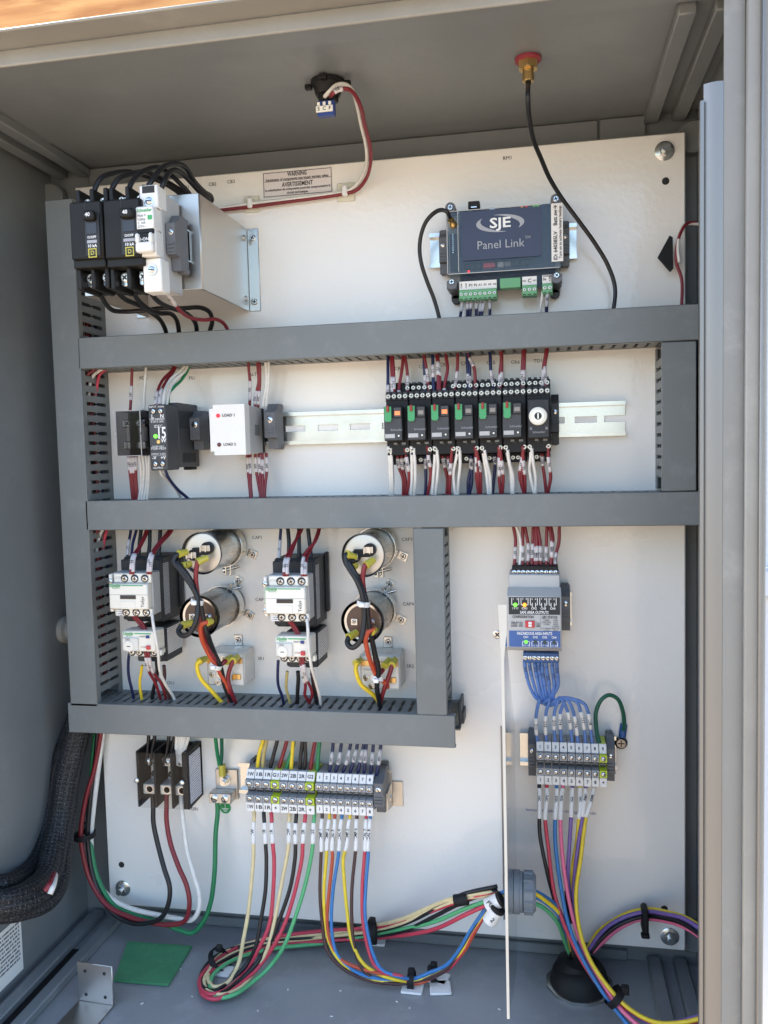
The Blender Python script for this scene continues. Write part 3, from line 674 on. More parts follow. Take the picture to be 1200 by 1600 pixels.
def arc(a0, a1, rx, rz_, t0, t1, n=14):
    v = []; f = []
    for i in range(n+1):
        u = i/n; a = math.radians(a0+(a1-a0)*u); th = (t0+(t1-t0)*math.sin(u*math.pi))
        v += [(lcx-.001+(rx)*math.cos(a), -.0399, LCZ+rz_*math.sin(a)), (lcx-.001+(rx-th)*math.cos(a), -.0399, LCZ+(rz_-th*.45)*math.sin(a))]
    for i in range(n): f.append((2*i, 2*i+1, 2*i+3, 2*i+2))
    return v, f
part(fp, 'swoosh', 'ink_grey', [arc(140, 285, .0235, .0085, .0004, .0065)], False)
part(fp, 'swoosh', 'ink_grey', [arc(-40, 105, .0235, .0085, .0004, .0065)], False)
idl = part(tm, 'id_label', 'paper', [B(.0467, .0578, -.0150, .0405, .0392, .0396)])
txt(idl, 'ID: 640385LV    Batt sw→', .0507, .0125, .0399, .0052, 'ink', math.pi/2, bold=True, fit=.052)
txt(idl, 'Turn on to activate battery backup', .0552, .0125, .0399, .0036, 'ink', math.pi/2, bold=True, fit=.050)
for sx_, sz in ((-1, 1), (1, 1), (-1, -1), (1, -1)):
    xx, zc_ = sx_*(w-.0045), (.0440 if sz > 0 else -.0290)
    part(tm, 'mounting_ear', 'clamp_grey', [CY(xx, zc_+sz*.001, .008, .0375, .0052, 14), B(xx-.0052, xx+.0052, zc_-.006 if sz < 0 else zc_-.003, zc_+.003 if sz < 0 else zc_+.001, .008, .0365, .001)]); screw(tm, xx, zc_+.001, .0375, .0030, SCREW_Z)
for sx_ in (-1, 1):
    xx = sx_*(w-.0060); part(tm, 'foot_loop', 'dark_grey', [LA((xx, -.004, -.0405), (0, -1, 0), [(0, .0048), (.006, .0048), (.007, .0042)], 14), B(xx-.0048, xx+.0048, -.0405, -.032, .004, .011, .001)])
part(tm, 'antenna_jack', 'brass', [LA((-w+.0075, -.038, .0270), (-.25, -.8, .5), [(0, .0040), (.003, .0040), (.004, .0032), (.008, .0032)], 12)])
part(tm, 'header_strip', 'black_plastic', [B(-w+.003, -w+.010, -.016, .020, .0243, .034)])
for i in range(9): part(tm, 'pin', 'steel', [B(-w+.0055, -w+.007, .019-.0022*i-.0006, .019-.0022*i+.0006, .0341, .0352)])
part(tm, 'power_jack', 'black_plastic', [B(-.034, -.0226, .0425, .0500, .0243, .036, .0008)]); part(tm, 'jack_contact', 'steel', [B(-.031, -.0255, .0435, .0445, .0361, .0364)])
for i in range(9):
    q = random.uniform(.001, .0020); xx = -.018+.0075*i
    if i in (1,): part(tm, 'button', 'steel', [B(xx-.003, xx+.003, .0418, .0444, .0243, .029, .0004)])
    elif i not in (4, 6): part(tm, 'chip', ['charcoal', 'light_grey', 'black_plastic'][i % 3], [B(xx-q, xx+q, .0418, .0442, .0243, .0262)])
for x_, mt_ in ((.0185, 'led_orange'), (.0230, 'led_red'), (.0305, 'led_green'), (.0340, 'led_green')): part(tm, 'led', mt_, [B(x_-.0010, x_+.0010, .0420, .0440, .0243, .0275)])
for i, (x_, q, mt_) in enumerate(((-.034, .006, 'black_plastic'), (-.0255, .003, 'charcoal'), (-.0145, .006, 'dip_red'), (-.003, .003, 'light_grey'), (.004, .0035, 'mid_grey'), (.012, .004, 'charcoal'), (.021, .004, 'charcoal'))):
    part(tm, 'chip', mt_, [B(x_-q, x_+q, -.0145, -.0095, .0243, .030, .0006)])
part(tm, 'led', 'led_red', [B(-.0350, -.0332, -.0200, -.0182, .0392, .0398)])
def plug(name, x_, n, pitch, labels, z):
    W = n*pitch
    p = part(tm, name, 'connector_green', [B(x_, x_+W, z, z+.0105, .0243, .038, .0006), B(x_+.0002, x_+W-.0002, z+.0105, z+.0195, .0243, .034, .0006)])
    for i in range(n):
        screw(p, x_+pitch*(i+.5), z+.0060, .038, pitch*.36, SCREW); part(p, 'lug_slot', 'recess', [B(x_+pitch*(i+.2), x_+pitch*(i+.8), z+.0008, z+.0018, .0380, .0383)])
    l_ = part(p, 'marker_strip', 'paper', [B(x_+.0003, x_+W-.0003, z+.0107, z+.0193, .0341, .0346)])
    for i, t in enumerate(labels): txt(l_, t, x_+pitch*(i+.5), z+.0150, .0349, None, 'ink', math.pi/2 if len(t) > 2 else 0, True, fit=pitch*(.95 if len(t) > 2 else .68))
    return p
plug('terminal_plug', -.0444, 8, .0047, ['COM', 'COM', 'P1', 'P2', 'A1', 'A2', 'A3', 'A4'], -.0470)
part(tm, 'green_socket', 'connector_green', [B(-.0038, .0166, -.0370, -.0270, .0243, .036, .0006)])
plug('terminal_plug', .0178, 3, .0049, ['NC', 'C', 'NO'], -.0460)
pp = plug('terminal_plug', .0373, 2, .0051, ['0v', '+24'], -.0455)
txt(pp, 'POWER', .0424, -.0276, .0351, .0024, 'ink', 0, True, fit=.008)
Z = zz(640, 290, 4.286)
M('grey_sleeve', (.50, .50, .52), .5)
bundle('below the telemetry module terminal plug', 'telemetry module wires', [('navy', Z((a, 715, .034), ((a*.6+b*.4), 800, .030), (b, 895, .026), (b, 960, .022)), ((.02, .45, t, .0034, 'grey_sleeve'),)) for a, b, t in ((357, 335, '121'), (390, 390, '122'), (418, 400, '123'), (446, 447, '124'), (475, 470, '125'), (503, 482, '126'), (534, 537, '127'))], .00155)
bundle('below the power plug of the telemetry module', 'telemetry module wires', [('white', Z((890, 710, .036), (885, 760, .033), (866, 862, .028), (860, 960, .024)), ()), ('navy', Z((926, 712, .036), (922, 770, .033), (915, 862, .028), (913, 960, .024)), ((.05, .5, '128', .0034, 'grey_sleeve'),), .0017)], .0013)
wire('black', Z((268, 215, .052), (250, 178, .060), (210, 163, .058), (160, 182, .052), (110, 240, .046), (75, 330, .042), (65, 430, .040), (80, 530, .038), (120, 640, .034), (165, 760, .030), (200, 900, .028), (212, 980, .028)), .0021, 'black antenna lead looping left of the telemetry module', name='antenna_cable', cat='cable')

# ------------------------------------------------------------------ upper DIN row
x0 = at(300, 668, .004).x; x1 = at(977, 655, .004).x; zr = at(640, 664, .004).z
L = x1-x0
sl_ = [at(p, 665, .003).x-x0 for p in (461, 511.5, 562, 612.5, 663, 713.5, 764, 814.5, 865, 915.5, 962)]
din_rail('long slotted DIN rail carrying the relays between the two ducts', x0-.075, x1, zr, [s+.075 for s in sl_])
# fuse block
x0, x1, z0, z1 = R4(181, 641, 221, 713, .052); fb_ = thing('fuse_block', 'two pole fuse block under smoky clear cover at left end of rail', 'fuse block', ((x0+x1)/2, 0, (z0+z1)/2)); w, h = (x1-x0)/2, (z1-z0)/2
part(fb_, 'base', 'charcoal', [B(-w, w+.004, -h, h, .008, .024, .001)])
for s in (-.5, .5):
    xx = w*s
    part(fb_, 'fuse', 'cream_plastic', [CZ(xx, .033, -h*.35, h*.35, .0048, 14)]); part(fb_, 'fuse_clip', 'steel', [B(xx-.006, xx+.006, h*.28, h*.62, .024, .040, .0008)]); part(fb_, 'fuse_clip', 'steel', [B(xx-.006, xx+.006, -h*.68, -h*.34, .024, .040, .0008)])
    screw(fb_, xx+.001, h*.45, .040, .004, SCREW_Z)
part(fb_, 'divider', 'charcoal', [B(-.0008, .0008, -h*.95, h*.95, .024, .0485)])
part(fb_, 'clear_cover', 'smoke', [B(-w, w, -h, h, .0500, .0515, .0006), B(-w, -w+.0013, -h, h, .024, .0498), B(w-.0013, w, -h, h, .024, .0498), B(-w+.0014, w-.0014, h-.0013, h, .024, .0498)])
part(fb_, 'cover_edge', 'light_grey', [B(-w-.0003, -w+.0007, -h+.001, -h*.06, .0516, .0524), B(-w-.0003, -w+.0007, h*.06, h-.001, .0516, .0524), B(w-.0012, w-.0002, h*.03, h-.001, .0516, .0524), B(w-.0012, w-.0002, -h+.001, -h*.06, .0516, .0524), B(-w, w, h-.0008, h, .0516, .0522), B(-w, w, -h, -h+.0008, .0516, .0522)])
# power supply
x0, x1, z0, z1 = R4(233, 632, 261, 735, .088); ps = thing('power_supply', 'dark grey slim 15 watt power supply with green light', 'power supply', ((x0+x1)/2, 0, (z0+z1)/2)); w, h = (x1-x0)/2, (z1-z0)/2
part(ps, 'housing', 'dark_grey', [B(-w, w, -h, h, .060, .088, .0012), B(-w, w, -h*.93, h*1.10, .008, .0598, .0008)])
for i in range(14): part(ps, 'vent_fin', 'charcoal', [B(w, w+.0006, h*.30, h*.85, .018+.0030*i, .0192+.0030*i)])
for i in range(11): part(ps, 'vent_slot', 'recess', [B(w, w+.0004, -h*.78, -h*.48, .018+.0032*i, .0196+.0032*i)])
part(ps, 'rail_latch', 'black_plastic', [B(-w*.2, w*.7, -h*1.03, -h*.93, .008, .026, .001)])
for s in (-.42, .38):
    for z in (.80, -.80): part(ps, 'terminal_hole', 'recess', [CY(w*s, h*z, .088, .0884, .0034, 14)]); screw(ps, w*s, h*z, .0882, .0024, SLOT)
for s, x_, z_, q in (('INPUT', -w*.45, .93, .0034), ('50/60Hz', w*.48, .93, .0030), ('L', -w*.5, .64, .0060), ('N', w*.55, .64, .0060), ('100-240VAC', 0, .545, .0032), ('0.36-0.18A', 0, .48, .0030), ('IDEC', w*.10, .335, .0046), ('W', w*.62, -.10, .0062), ('PS5R-VB24', w*.02, -.335, .0040), ('POWER SUPPLY', 0, -.27, .0022), ('24VDC 0.65A', 0, -.50, .0028), ('-V', -w*.5, -.62, .0052), ('+V', w*.5, -.62, .0052), ('OUTPUT', -w*.1, -.93, .0034)):
    txt(ps, s, x_, h*z_, .0885, q*.9, 'ink_white', bold=len(s) < 3, fit={'INPUT': w*.8, '50/60Hz': w*.7, '100-240VAC': w*1.6, '0.36-0.18A': w*1.4, 'IDEC': w*.9, 'PS5R-VB24': w*1.6, 'POWER SUPPLY': w*1.3, '24VDC 0.65A': w*1.6, 'OUTPUT': w*1.1}.get(s))
txt(ps, '15', w*.42, h*.12, .0886, .0165, 'ink_white', bold=True, fit=w*.85)
part(ps, 'led', 'led_green', [CY(-w*.25, h*.04, .088, .0888, .0022, 12)]); part(ps, 'trim_pot', 'brass', [CY(w*.05, -h*.13, .088, .0886, .0020, 12)])
part(ps, 'line', 'ink_white', [B(-w*.82, w*.85, h*.575, h*.58, .088, .0883), B(-w*.82, w*.85, -h*.555, -h*.55, .088, .0883)])
# end clamp, alternator relay, end clamp
end_clamp('grey end clamp between the power supply and white alternator relay', at(299, 672, .03).x, at(314, 672, .03).x, at(306, 672, .03).z, .034, .042)
x0, x1, z0, z1 = R4(328, 632, 383, 711, .070); al = thing('alternator_relay', 'white plug-in alternator relay with two load lights', 'relay', ((x0+x1)/2, 0, (z0+z1)/2)); w, h = (x1-x0)/2, (z1-z0)/2
part(al, 'socket', 'charcoal', [B(-w, w, -h*.94, h*.94, .008, .0135, .001)])
k = .004
part(al, 'face', 'white_plastic', [PR([(-w+k, -h), (w, -h), (w, h), (-w+k, h), (-w+k, h-k), (-w, h-k), (-w, -h+k), (-w+k, -h+k)], .056, .070)])
part(al, 'case', 'light_grey', [B(-w+.001, w-.0005, -h*.98, h*.98, .0138, .0555, .0015)])
part(al, 'grip', 'mid_grey', [B(w-.0005, w+.0002, -h*.22, h*.22, .026, .040)])
for z_, s, mt_ in ((.57, 'LOAD 1', 'led_red'), (-.58, 'LOAD 2', 'led_off')):
    part(al, 'led', mt_, [LA((-w*.50, -.070, h*z_), (0, -1, 0), [(0, .0022), (.0008, .0020), (.0014, .001)], 12)]); txt(al, s, w*.10, h*z_, .0704, None, 'ink', bold=True, fit=w*.70)
end_clamp('grey end clamp on the rail right of the white alternator relay', at(417, 668, .03).x, at(433, 668, .03).x, at(428, 666, .03).z, .038, .048)

# ------------------------------------------------------------------ relays
RD = .066
xl, xr = at(599, 662, RD).x, at(861, 654, RD).x; N = 7; pit = (xr-xl)/N; rzc = at(731, 661, RD).z
def relay(i):
    names = ['leftmost black relay in the row, orange flag lit', 'black relay second from left in the row', 'black relay third from left, orange flag lit', 'black relay fourth from left in the row', 'black relay fifth from left in the row', 'black relay sixth from left, beside the timer', 'black timer relay with round dial at right end of row']
    r = thing('timer_relay' if i == 6 else 'plug_in_relay', names[i], 'relay', (xl+pit*(i+.5), 0, rzc), 'plug-in relays on the DIN rail'); w = pit/2-.0002
    up = i >= 3
    part(r, 'socket', 'black_plastic', [B(-w, w, -.030, .034, .008, .050, .001), B(-w+.0004, w, .034, .0425, .008, .036, .001), B(-w+.0004, w-.0004, -.0395, -.030, .008, .036, .001)])
    for k in range(4):
        x = -w+2*w*(k+.5)/4
        part(r, 'terminal_comb', 'charcoal', [B(x-.0016, x+.0016, .0425, .0445, .010, .034)])
        part(r, 'terminal_step', 'charcoal', [B(-w+2*w*k/4+.0003, -w+2*w*(k+1)/4-.0003, .0255, .034, .050, .0515, .0005)])
        screw(r, x, .0295, .0512, .0024); 
        if (i, k) not in ((0, 0), (0, 1), (0, 2), (2, 0), (2, 1), (2, 2)): screw(r, x, .0385, .0358, .0023)
    for x in (-w*.78, w*.80): screw(r, x, -.0245, .0498, .0024)
    for x in (-w*.22, w*.22): screw(r, x, -.0348, .0360, .0022); 
    for x in (-w*.05, w*.5): part(r, 'wire_hole', 'recess', [CY(x, -.0195, .050, .0503, .0014, 10)])
    part(r, 'latch', 'mid_grey', [B(-w*.35, -w*.05, -.0190, -.0170, .050, .052), B(w*.35, w*.7, -.0190, -.0170, .050, .052)])
    x0, x1 = -w*.98, w*.62
    if i < 6:
        part(r, 'case', 'charcoal', [B(x0, x1, -.0155, .019, .0502, RD-.001, .001)])
        fc = part(r, 'faceplate', 'dark_grey', [B(x0+.0004, x1-.0004, -.0148, .0075, RD-.001, RD, .0003)])
        gx = x0+(x1-x0)*.26
        lv = part(r, 'test_lever', 'relay_green', [PR([(gx-.0034, .0185), (gx-.0034, .0055), (gx-.0022, .0035), (gx+.0022, .0035), (gx+.0034, .0055), (gx+.0034, .0185)], RD, RD+.0028)])
        part(lv, 'red_tip', 'lever_red', [B(gx-.0012, gx+.0014, .0132, .0195, RD+.0028, RD+.0045, .0004)])
        wx = x0+(x1-x0)*.78
        part(r, 'flag_frame', 'black_plastic', [B(wx-.0042, wx+.0042, .0070, .0185, RD, RD+.0015, .0004)])
        part(r, 'flag_bezel', 'dark_grey', [B(wx-.0036, wx+.0036, .0078, .0172, RD+.0015, RD+.0021)])
        part(r, 'flag_window', 'lamp_window' if i in (0, 2) else 'window_grey', [B(wx-.0027, wx+.0027, .0098, .0138, RD+.0021, RD+.0025)])
        part(r, 'marker_tag', 'light_grey', [B(x0+.0012, x0+.0110, -.0125, -.0085, RD, RD+.0006)])
        txt(r, 'Schneider', wx-.0015, -.0045, RD+.0003, .0030, 'ink_grey'); part(r, 'led', 'screw_head', [CY(x1-.0035, -.0105, RD, RD+.0008, .0009, 8)])
    else:
        part(r, 'case', 'charcoal', [B(-w*.9, w*.9, -.0165, .021, .0502, RD, .001)])
        part(r, 'dial', 'cream_plastic', [LA((-.0005, -RD, .0045), (0, -1, 0), [(0, .0088), (.0025, .0086), (.0032, .0078)], 28)])
        part(r, 'dial_ring', 'screw_head', [LA((-.0005, -RD-.0032, .0045), (0, -1, 0), [(0, .0060), (.0008, .0058)], 24)])
        part(r, 'dial_knob', 'charcoal', [CY(-.0005, .0045, RD+.004, RD+.0052, .0035, 16)]); part(r, 'dial_slot', 'screw_head', [B(-.0011, .0001, .0018, .0072, RD+.0052, RD+.0058)])
        txt(r, 'Schneider', 0, -.0108, RD+.0003, .0030, 'ink_grey'); part(r, 'led', 'mid_grey', [B(-w*.75, -w*.55, -.0085, -.0060, RD, RD+.0004), B(w*.55, w*.75, -.0085, -.0060, RD, RD+.0004)])
for i in range(7): relay(i)
end_clamp('black end clamp at the right end of the relay row', xr+.0006, xr+.0080, zr, .045, .050, 'charcoal')

# ------------------------------------------------------------------ contactors and overload relays
def contactor(lab, px0, py0, px1, py1, d, group):
    x0, x1, z0, z1 = R4(px0, py0, px1, py1, d); r = thing('contactor', lab, 'contactor', ((x0+x1)/2, 0, (z0+z1)/2), group); w, h = (x1-x0)/2, (z1-z0)/2
    part(r, 'lower_body', 'charcoal', [B(-w*.98, w*1.0, -h*1.50, h*1.62, .006, .050, .0015), B(-w*.98, w*.98, -h*1.36, h*1.52, .050, .056, .001)])
    part(r, 'rail_foot', 'charcoal', [B(w*1.0, w*1.16, -h*1.1, h*1.7, .004, .012, .001)])
    for z in (1.36, -1.22):
        for s in (-.5, 0.1, .7): part(r, 'wire_entry', 'recess', [CY(w*s, h*z, .0562, .0565, .0042, 14)])
    part(r, 'upper_body', 'light_grey', [B(-w*.97, w*.99, -h*.96, h*1.02, .0562, d-.004, .001)])
    part(r, 'side_sticker', 'print_grey', [B(w*1.0, w*1.0+.0004, -h*1.15, h*1.3, .036, .049)])
    part(r, 'terminal_row', 'cream_plastic', [B(-w*.85, w, h*.56, h, d-.004, d, .0008)]); part(r, 'terminal_row', 'cream_plastic', [B(-w*.85, w, -h, -h*.64, d-.004, d, .0008)])
    part(r, 'front_face', 'cream_plastic', [B(-w*.98, w*.93, -h*.63, h*.55, d-.004, d+.006, .0012)])
    part(r, 'side_block', 'cream_plastic', [B(-w*1.16, -w*.985, -h*.82, h*.95, d-.022, d-.002, .001)])
    for z in (.62, -.55): screw(r, -w*1.07, h*z, d-.002, .0028, SLOT)
    txt(r, 'Schneider', -w*1.07, h*.1, d-.0017, .0040, 'ink_green', math.pi/2, True)
    for i in range(3):
        for z in (.77, -.81):
            part(r, 'terminal_well', 'charcoal', [CY(-w*.30+w*.50*i, h*z, d, d+.0003, .0043, 16)]); screw(r, -w*.30+w*.50*i+.0004, h*z-.0003, d+.0001, .0031, SCREW_Z)
    part(r, 'green_line', 'ink_green', [B(-w*.32, w*.72, h*.455, h*.495, d+.006, d+.0064)]); txt(r, 'Schneider', -w*.64, h*.475, d+.0065, .0052, 'ink_green', bold=True, fit=w*.58); txt(r, 'Electric', -w*.60, h*.37, d+.0065, .0028, 'ink_green')
    part(r, 'seam', 'mid_grey', [B(-w*.98, w*.93, h*.045, h*.055, d+.006, d+.0063)])
    win = part(r, 'window', 'window_glass', [B(-w*.42, w*.35, -h*.15, h*.03, d+.006, d+.0064)])
    part(r, 'label_tab', 'cream_plastic', [B(-w*.40, w*.32, -h*.60, -h*.24, d+.006, d+.0066, .0002)])
    txt(r, 'TeSys', w*.68, -h*.28, d+.0065, .0048, 'ink', math.pi/2)
    txt(r, 'LC1D09', -w*.58, h*.80, d+.0003, .0030, 'ink_grey')
    part(r, 'data_square', 'print_dense', [B(-w*.78, -w*.46, -h*.98, -h*.68, d, d+.0003)])
    return r
def overload(lab, px0, py0, px1, py1, d, group):
    x0, x1, z0, z1 = R4(px0, py0, px1, py1, d); r = thing('overload_relay', lab, 'overload relay', ((x0+x1)/2, 0, (z0+z1)/2), group); w, h = (x1-x0)/2, (z1-z0)/2
    part(r, 'lower_body', 'charcoal', [B(-w*.80, w*1.06, -h*2.5, h*.98, .012, d-.024, .0015), B(-w*.5, w*.98, -h*2.3, -h*1.4, .050, d-.014, .001)])
    part(r, 'upper_body', 'cream_plastic', [B(-w, w, -h, h, d-.022, d, .0012)])
    part(r, 'terminal_row', 'cream_plastic', [B(-w*.80, w*.98, -h*1.62, -h*1.01, d-.024, d-.006, .001)])
    part(r, 'side_hook', 'cream_plastic', [B(w*1.0, w*1.18, -h*1.5, -h*.95, d-.012, d-.006, .0006)])
    for i in range(4): part(r, 'terminal_well', 'charcoal', [CY(-w*.60+w*.45*i, -h*1.2, d-.006, d-.0057, .0042, 14)]); screw(r, -w*.60+w*.45*i, -h*1.2, d-.0059, .0030, SCREW_Z)
    part(r, 'green_line', 'ink_green', [B(-w*.24, w*.75, h*.70, h*.80, d, d+.0004)]); txt(r, 'Schneider', -w*.60, h*.74, d+.0004, .0048, 'ink_green', bold=True, fit=w*.62); txt(r, 'Electric', -w*.56, h*.53, d+.0004, .0024, 'ink_green')
    cv = part(r, 'dial_cover', 'relay_clearish', [B(-w*.94, 0, -h*.92, h*.36, d, d+.0024, .0006)])
    part(cv, 'dial', 'cream_plastic', [CY(-w*.55, -h*.45, d+.0024, d+.0032, .0055, 20)]); part(cv, 'dial_slot', 'ink', [B(-w*.65, -w*.45, -h*.49, -h*.42, d+.0032, d+.0035)])
    txt(cv, 'LRD', -w*.6, h*.2, d+.0027, .0030, 'ink')
    part(r, 'reset_button', 'button_blue', [B(w*.46, w*.66, h*.32, h*.60, d, d+.002, .0004)]); part(r, 'stop_button', 'dip_red', [B(w*.46, w*.70, -h*.78, -h*.38, d, d+.002, .0004)])
    txt(r, 'RESET', w*.24, h*.46, d+.0004, .0026, 'ink'); txt(r, 'STOP', w*.26, -h*.58, d+.0004, .0026, 'lever_red')
    part(r, 'side_sticker', 'print_dense', [B(w*1.06, w*1.06+.0004, -h*1.75, h*.8, .012, d-.026)])
    return r
contactor('cream contactor beside the left duct, above its overload relay', 174, 896, 237, 963, .078, 'contactors')
overload('cream overload relay under the left contactor', 191, 986, 243, 1018, .076, 'overload relays')
contactor('cream contactor between the left capacitors and the right capacitors', 416, 900, 482, 971, .078, 'contactors')
overload('cream overload relay under the middle contactor', 430, 994, 485, 1027, .076, 'overload relays')

# ------------------------------------------------------------------ capacitors
def capacitor(lab, px, py, d, kind):
    c = at(px, py, d); R = .0212; r = thing('capacitor', lab, 'capacitor', (c.x, 0, c.z), 'motor capacitors')
    can = 'dark_steel' if kind == 'black' else 'steel'
    part(r, 'can', can, [LA((0, -.001, 0), (0, -1, 0), [(0, R-.001), (.002, R), (d-.008, R), (d-.006, R+.0002), (d-.005, R+.0008), (d-.002, R+.0008), (d-.001, R+.0002)], 40, True, False)])
    if kind == 'silver':
        part(r, 'top_cap', 'aluminium', [LA((0, -d+.0055, 0), (0, -1, 0), [(0, R-.0006), (.001, R-.001), (.0015, R*.8)], 40)])
        part(r, 'terminal_base', 'black_plastic', [CY(.0068, .0055, d-.004, d+.0015, .0065, 20), CY(-.0085, -.0015, d-.004, d+.0015, .0058, 20), B(-.009, .007, -.0015, .006, d-.004, d+.001)])
        for x, z in ((.0068, .0055), (-.0085, -.0015)):
            part(r, 'spade_terminal', 'steel', [B(x-.0042, x+.0042, z-.003, z+.0035, d+.0015, d+.0028, .0003), B(x-.0042, x-.0034, z-.003, z+.0035, d+.0028, d+.009), B(x+.0012, x+.0020, z-.003, z+.0035, d+.0028, d+.008)])
    else:
        part(r, 'top_disc', 'phenolic', [CY(0, 0, d-.006, d-.0035, R-.002, 36)])
        part(r, 'inner_ring', 'steel', [LA((0, -d+.0035, 0), (0, -1, 0), [(0, R-.0042), (.0006, R-.0045), (.001, R-.0022), (0, R-.002)], 40, False, False)])
        for x in (-.0088, .0088): part(r, 'terminal_plate', 'steel', [B(x-.0035, x+.0035, -.004, .003, d-.0035, d-.002, .0004)]); screw(r, x, 0, d-.002, .0022, SCREW_Z)
    bn = part(r, 'clamp_band', 'zinc', [LA((0, -.010, 0), (0, -1, 0), [(0, R+.0008), (0, R+.0016), (.013, R+.0016), (.013, R+.0008)], 40, False, False)])
    for a in ((-22, -90) if kind == 'silver' else (-28, 62)):
        ca, sa = math.cos(math.radians(a)), math.sin(math.radians(a))
        if a in (-90, 62):
            x, z = ((.004, -R-.0015) if a == -90 else (ca*(R+.002), sa*(R+.002)))
            part(bn, 'clamp_lug', 'zinc', [B(x-.0025, x-.001, z-.009, z+.004, .011, .022, .0003)]); part(bn, 'clamp_lug', 'zinc', [B(x+.003, x+.0045, z-.009, z+.004, .011, .022, .0003)])
            part(bn, 'clamp_bolt', 'steel', [LA((x-.006, -.0165, z-.004), (1, -.1, .25), [(0, .0030), (.003, .0030), (.0031, .0016), (.020, .0016)], 10)])
        x, z = ca*(R+.007), sa*(R+.007)
        part(r, 'foot_tab', 'zinc', [PR([(x-.0055*ca-.004*-sa, z-.0055*sa-.004*ca), (x+.0055*ca-.0045*-sa, z+.0055*sa-.0045*ca), (x+.0055*ca+.0045*-sa, z+.0055*sa+.0045*ca), (x-.0055*ca+.004*-sa, z-.0055*sa+.004*ca)], .0005, .002)])
        screw(r, x+.0008*ca, z+.0008*sa, .002, .0034, SCREW_Z)
    return r
CD = .082
capacitor('silver capacitor with aluminium top right of the left contactor', 314, 865, CD, 'silver')
capacitor('dark capacitor with brown top under the left silver capacitor', 311, 964, CD, 'black')
capacitor('silver capacitor with bright cream top beside the short upright duct', 567, 868, CD, 'silver')
capacitor('dark capacitor with brown top beside the short upright duct', 566, 972, CD, 'black')

def start_relay(lab, px0, py0, px1, py1, d=.034):
    x0, x1, z0, z1 = R4(px0, py0, px1, py1, d); r = thing('start_relay', lab, 'relay', ((x0+x1)/2, 0, (z0+z1)/2), 'motor start relays'); w, h = (x1-x0)/2, (z1-z0)/2
    part(r, 'case', 'relay_clearish', [B(-w, w, -h, h, .0005, d, .002)])
    part(r, 'rim', 'light_grey', [B(-w*.96, w*.96, h*.92, h*.96, d, d+.0006), B(-w*.96, w*.96, -h*.96, -h*.92, d, d+.0006), B(-w*.96, -w*.92, -h*.92, h*.92, d, d+.0006), B(w*.92, w*.96, -h*.92, h*.92, d, d+.0006)])
    for x, z in ((-.05, .62), (-.70, -.32), (-.30, -.30), (-.42, -.78)): part(r, 'contact', 'zinc', [CY(w*x, h*z, d, d+.0012, .0034, 12)]); screw(r, w*x, h*z, d+.001, .0024, SCREW_Z)
    for x, z in ((-.68, .52), (.42, .50), (.74, .52), (.62, -.42)): part(r, 'spade_terminal', 'brass', [B(w*x-.004, w*x+.004, h*z-.003, h*z+.003, d, d+.0015, .0003), B(w*x-.004, w*x-.0032, h*z-.003, h*z+.003, d+.0015, d+.006)])
    part(r, 'ridge', 'light_grey', [B(-w*.8, -w*.2, h*.10, h*.16, d, d+.0008)])
    part(r, 'mounting_tab', 'zinc', [B(-w*.05, w*.38, h, h+.012, .0005, .002, .0004)]); screw(r, w*.18, h+.0065, .002, .0034, SCREW_Z)
    return r
start_relay('cream square start relay under the left capacitors', 323, 1019, 382, 1072)
start_relay('cream square start relay under the right capacitors', 562, 1023, 625, 1078)

# ------------------------------------------------------------------ intrinsic safety barrier
x0, x1, z0, z1 = R4(793, 931, 877.5, 1013, .070); w, h = (x1-x0)/2, (z1-z0)/2; cx, cz = (x0+x1)/2, (z0+z1)/2
ba = thing('safety_barrier', 'grey safety barrier with black and blue printed face below the relays', 'barrier', (cx, 0, cz))
zt_ = at(835, 884, .045).z-cz; zbb = at(845, 1040, .045).z-cz
part(ba, 'housing', 'barrier_grey', [B(-w*.97, w*.97, -h*1.15, h*1.70, .008, .052, .001), B(-w, w, -h, h, .052, .070, .001), PX([(.052, h), (.070, h), (.056, h*1.22), (.052, h*1.22)], -w, w), PX([(.052, -h*1.16), (.062, -h*1.16), (.070, -h), (.052, -h)], -w, w)])
fp = part(ba, 'printed_face', 'light_grey', [B(-w*.95, w*.95, -h*.95, h*.95, .070, .0703)])
part(ba, 'black_panel', 'charcoal', [B(-w*.95, w*.95, h*.29, h*.95, .0703, .0705)]); part(ba, 'blue_panel', 'blue_print', [B(-w*.95, w*.95, -h*.95, -h*.33, .0703, .0705)])
D_ = .0709
for s, x_, z_, q, mt_ in (('SAFE AREA OUTPUTS', 0, .37, .0040, 'ink_white'), ('CONFIGURATION', -w*.42, .20, .0036, 'ink'), ('LED STATUS', w*.56, .19, .0036, 'ink'), ('DELAY 0 S', -w*.65, -.03, .0031, 'ink'), ('LOGIC  STD', -w*.65, -.14, .0031, 'ink'), ('2 S', w*.13, -.05, .0029, 'ink'), ('INV', w*.14, -.15, .0029, 'ink'), ('HAZARDOUS AREA INPUTS', w*.0, -.43, .0040, 'ink_white')):
    txt(ba, s, x_, h*z_, D_, q, mt_, bold=True, fit=dict(zip(('SAFE AREA OUTPUTS', 'CONFIGURATION', 'LED STATUS', 'DELAY 0 S', 'LOGIC  STD', '2 S', 'INV', 'HAZARDOUS AREA INPUTS'), (w*1.05, w*.78, w*.56, w*.42, w*.44, w*.11, w*.13, w*1.30)))[s])
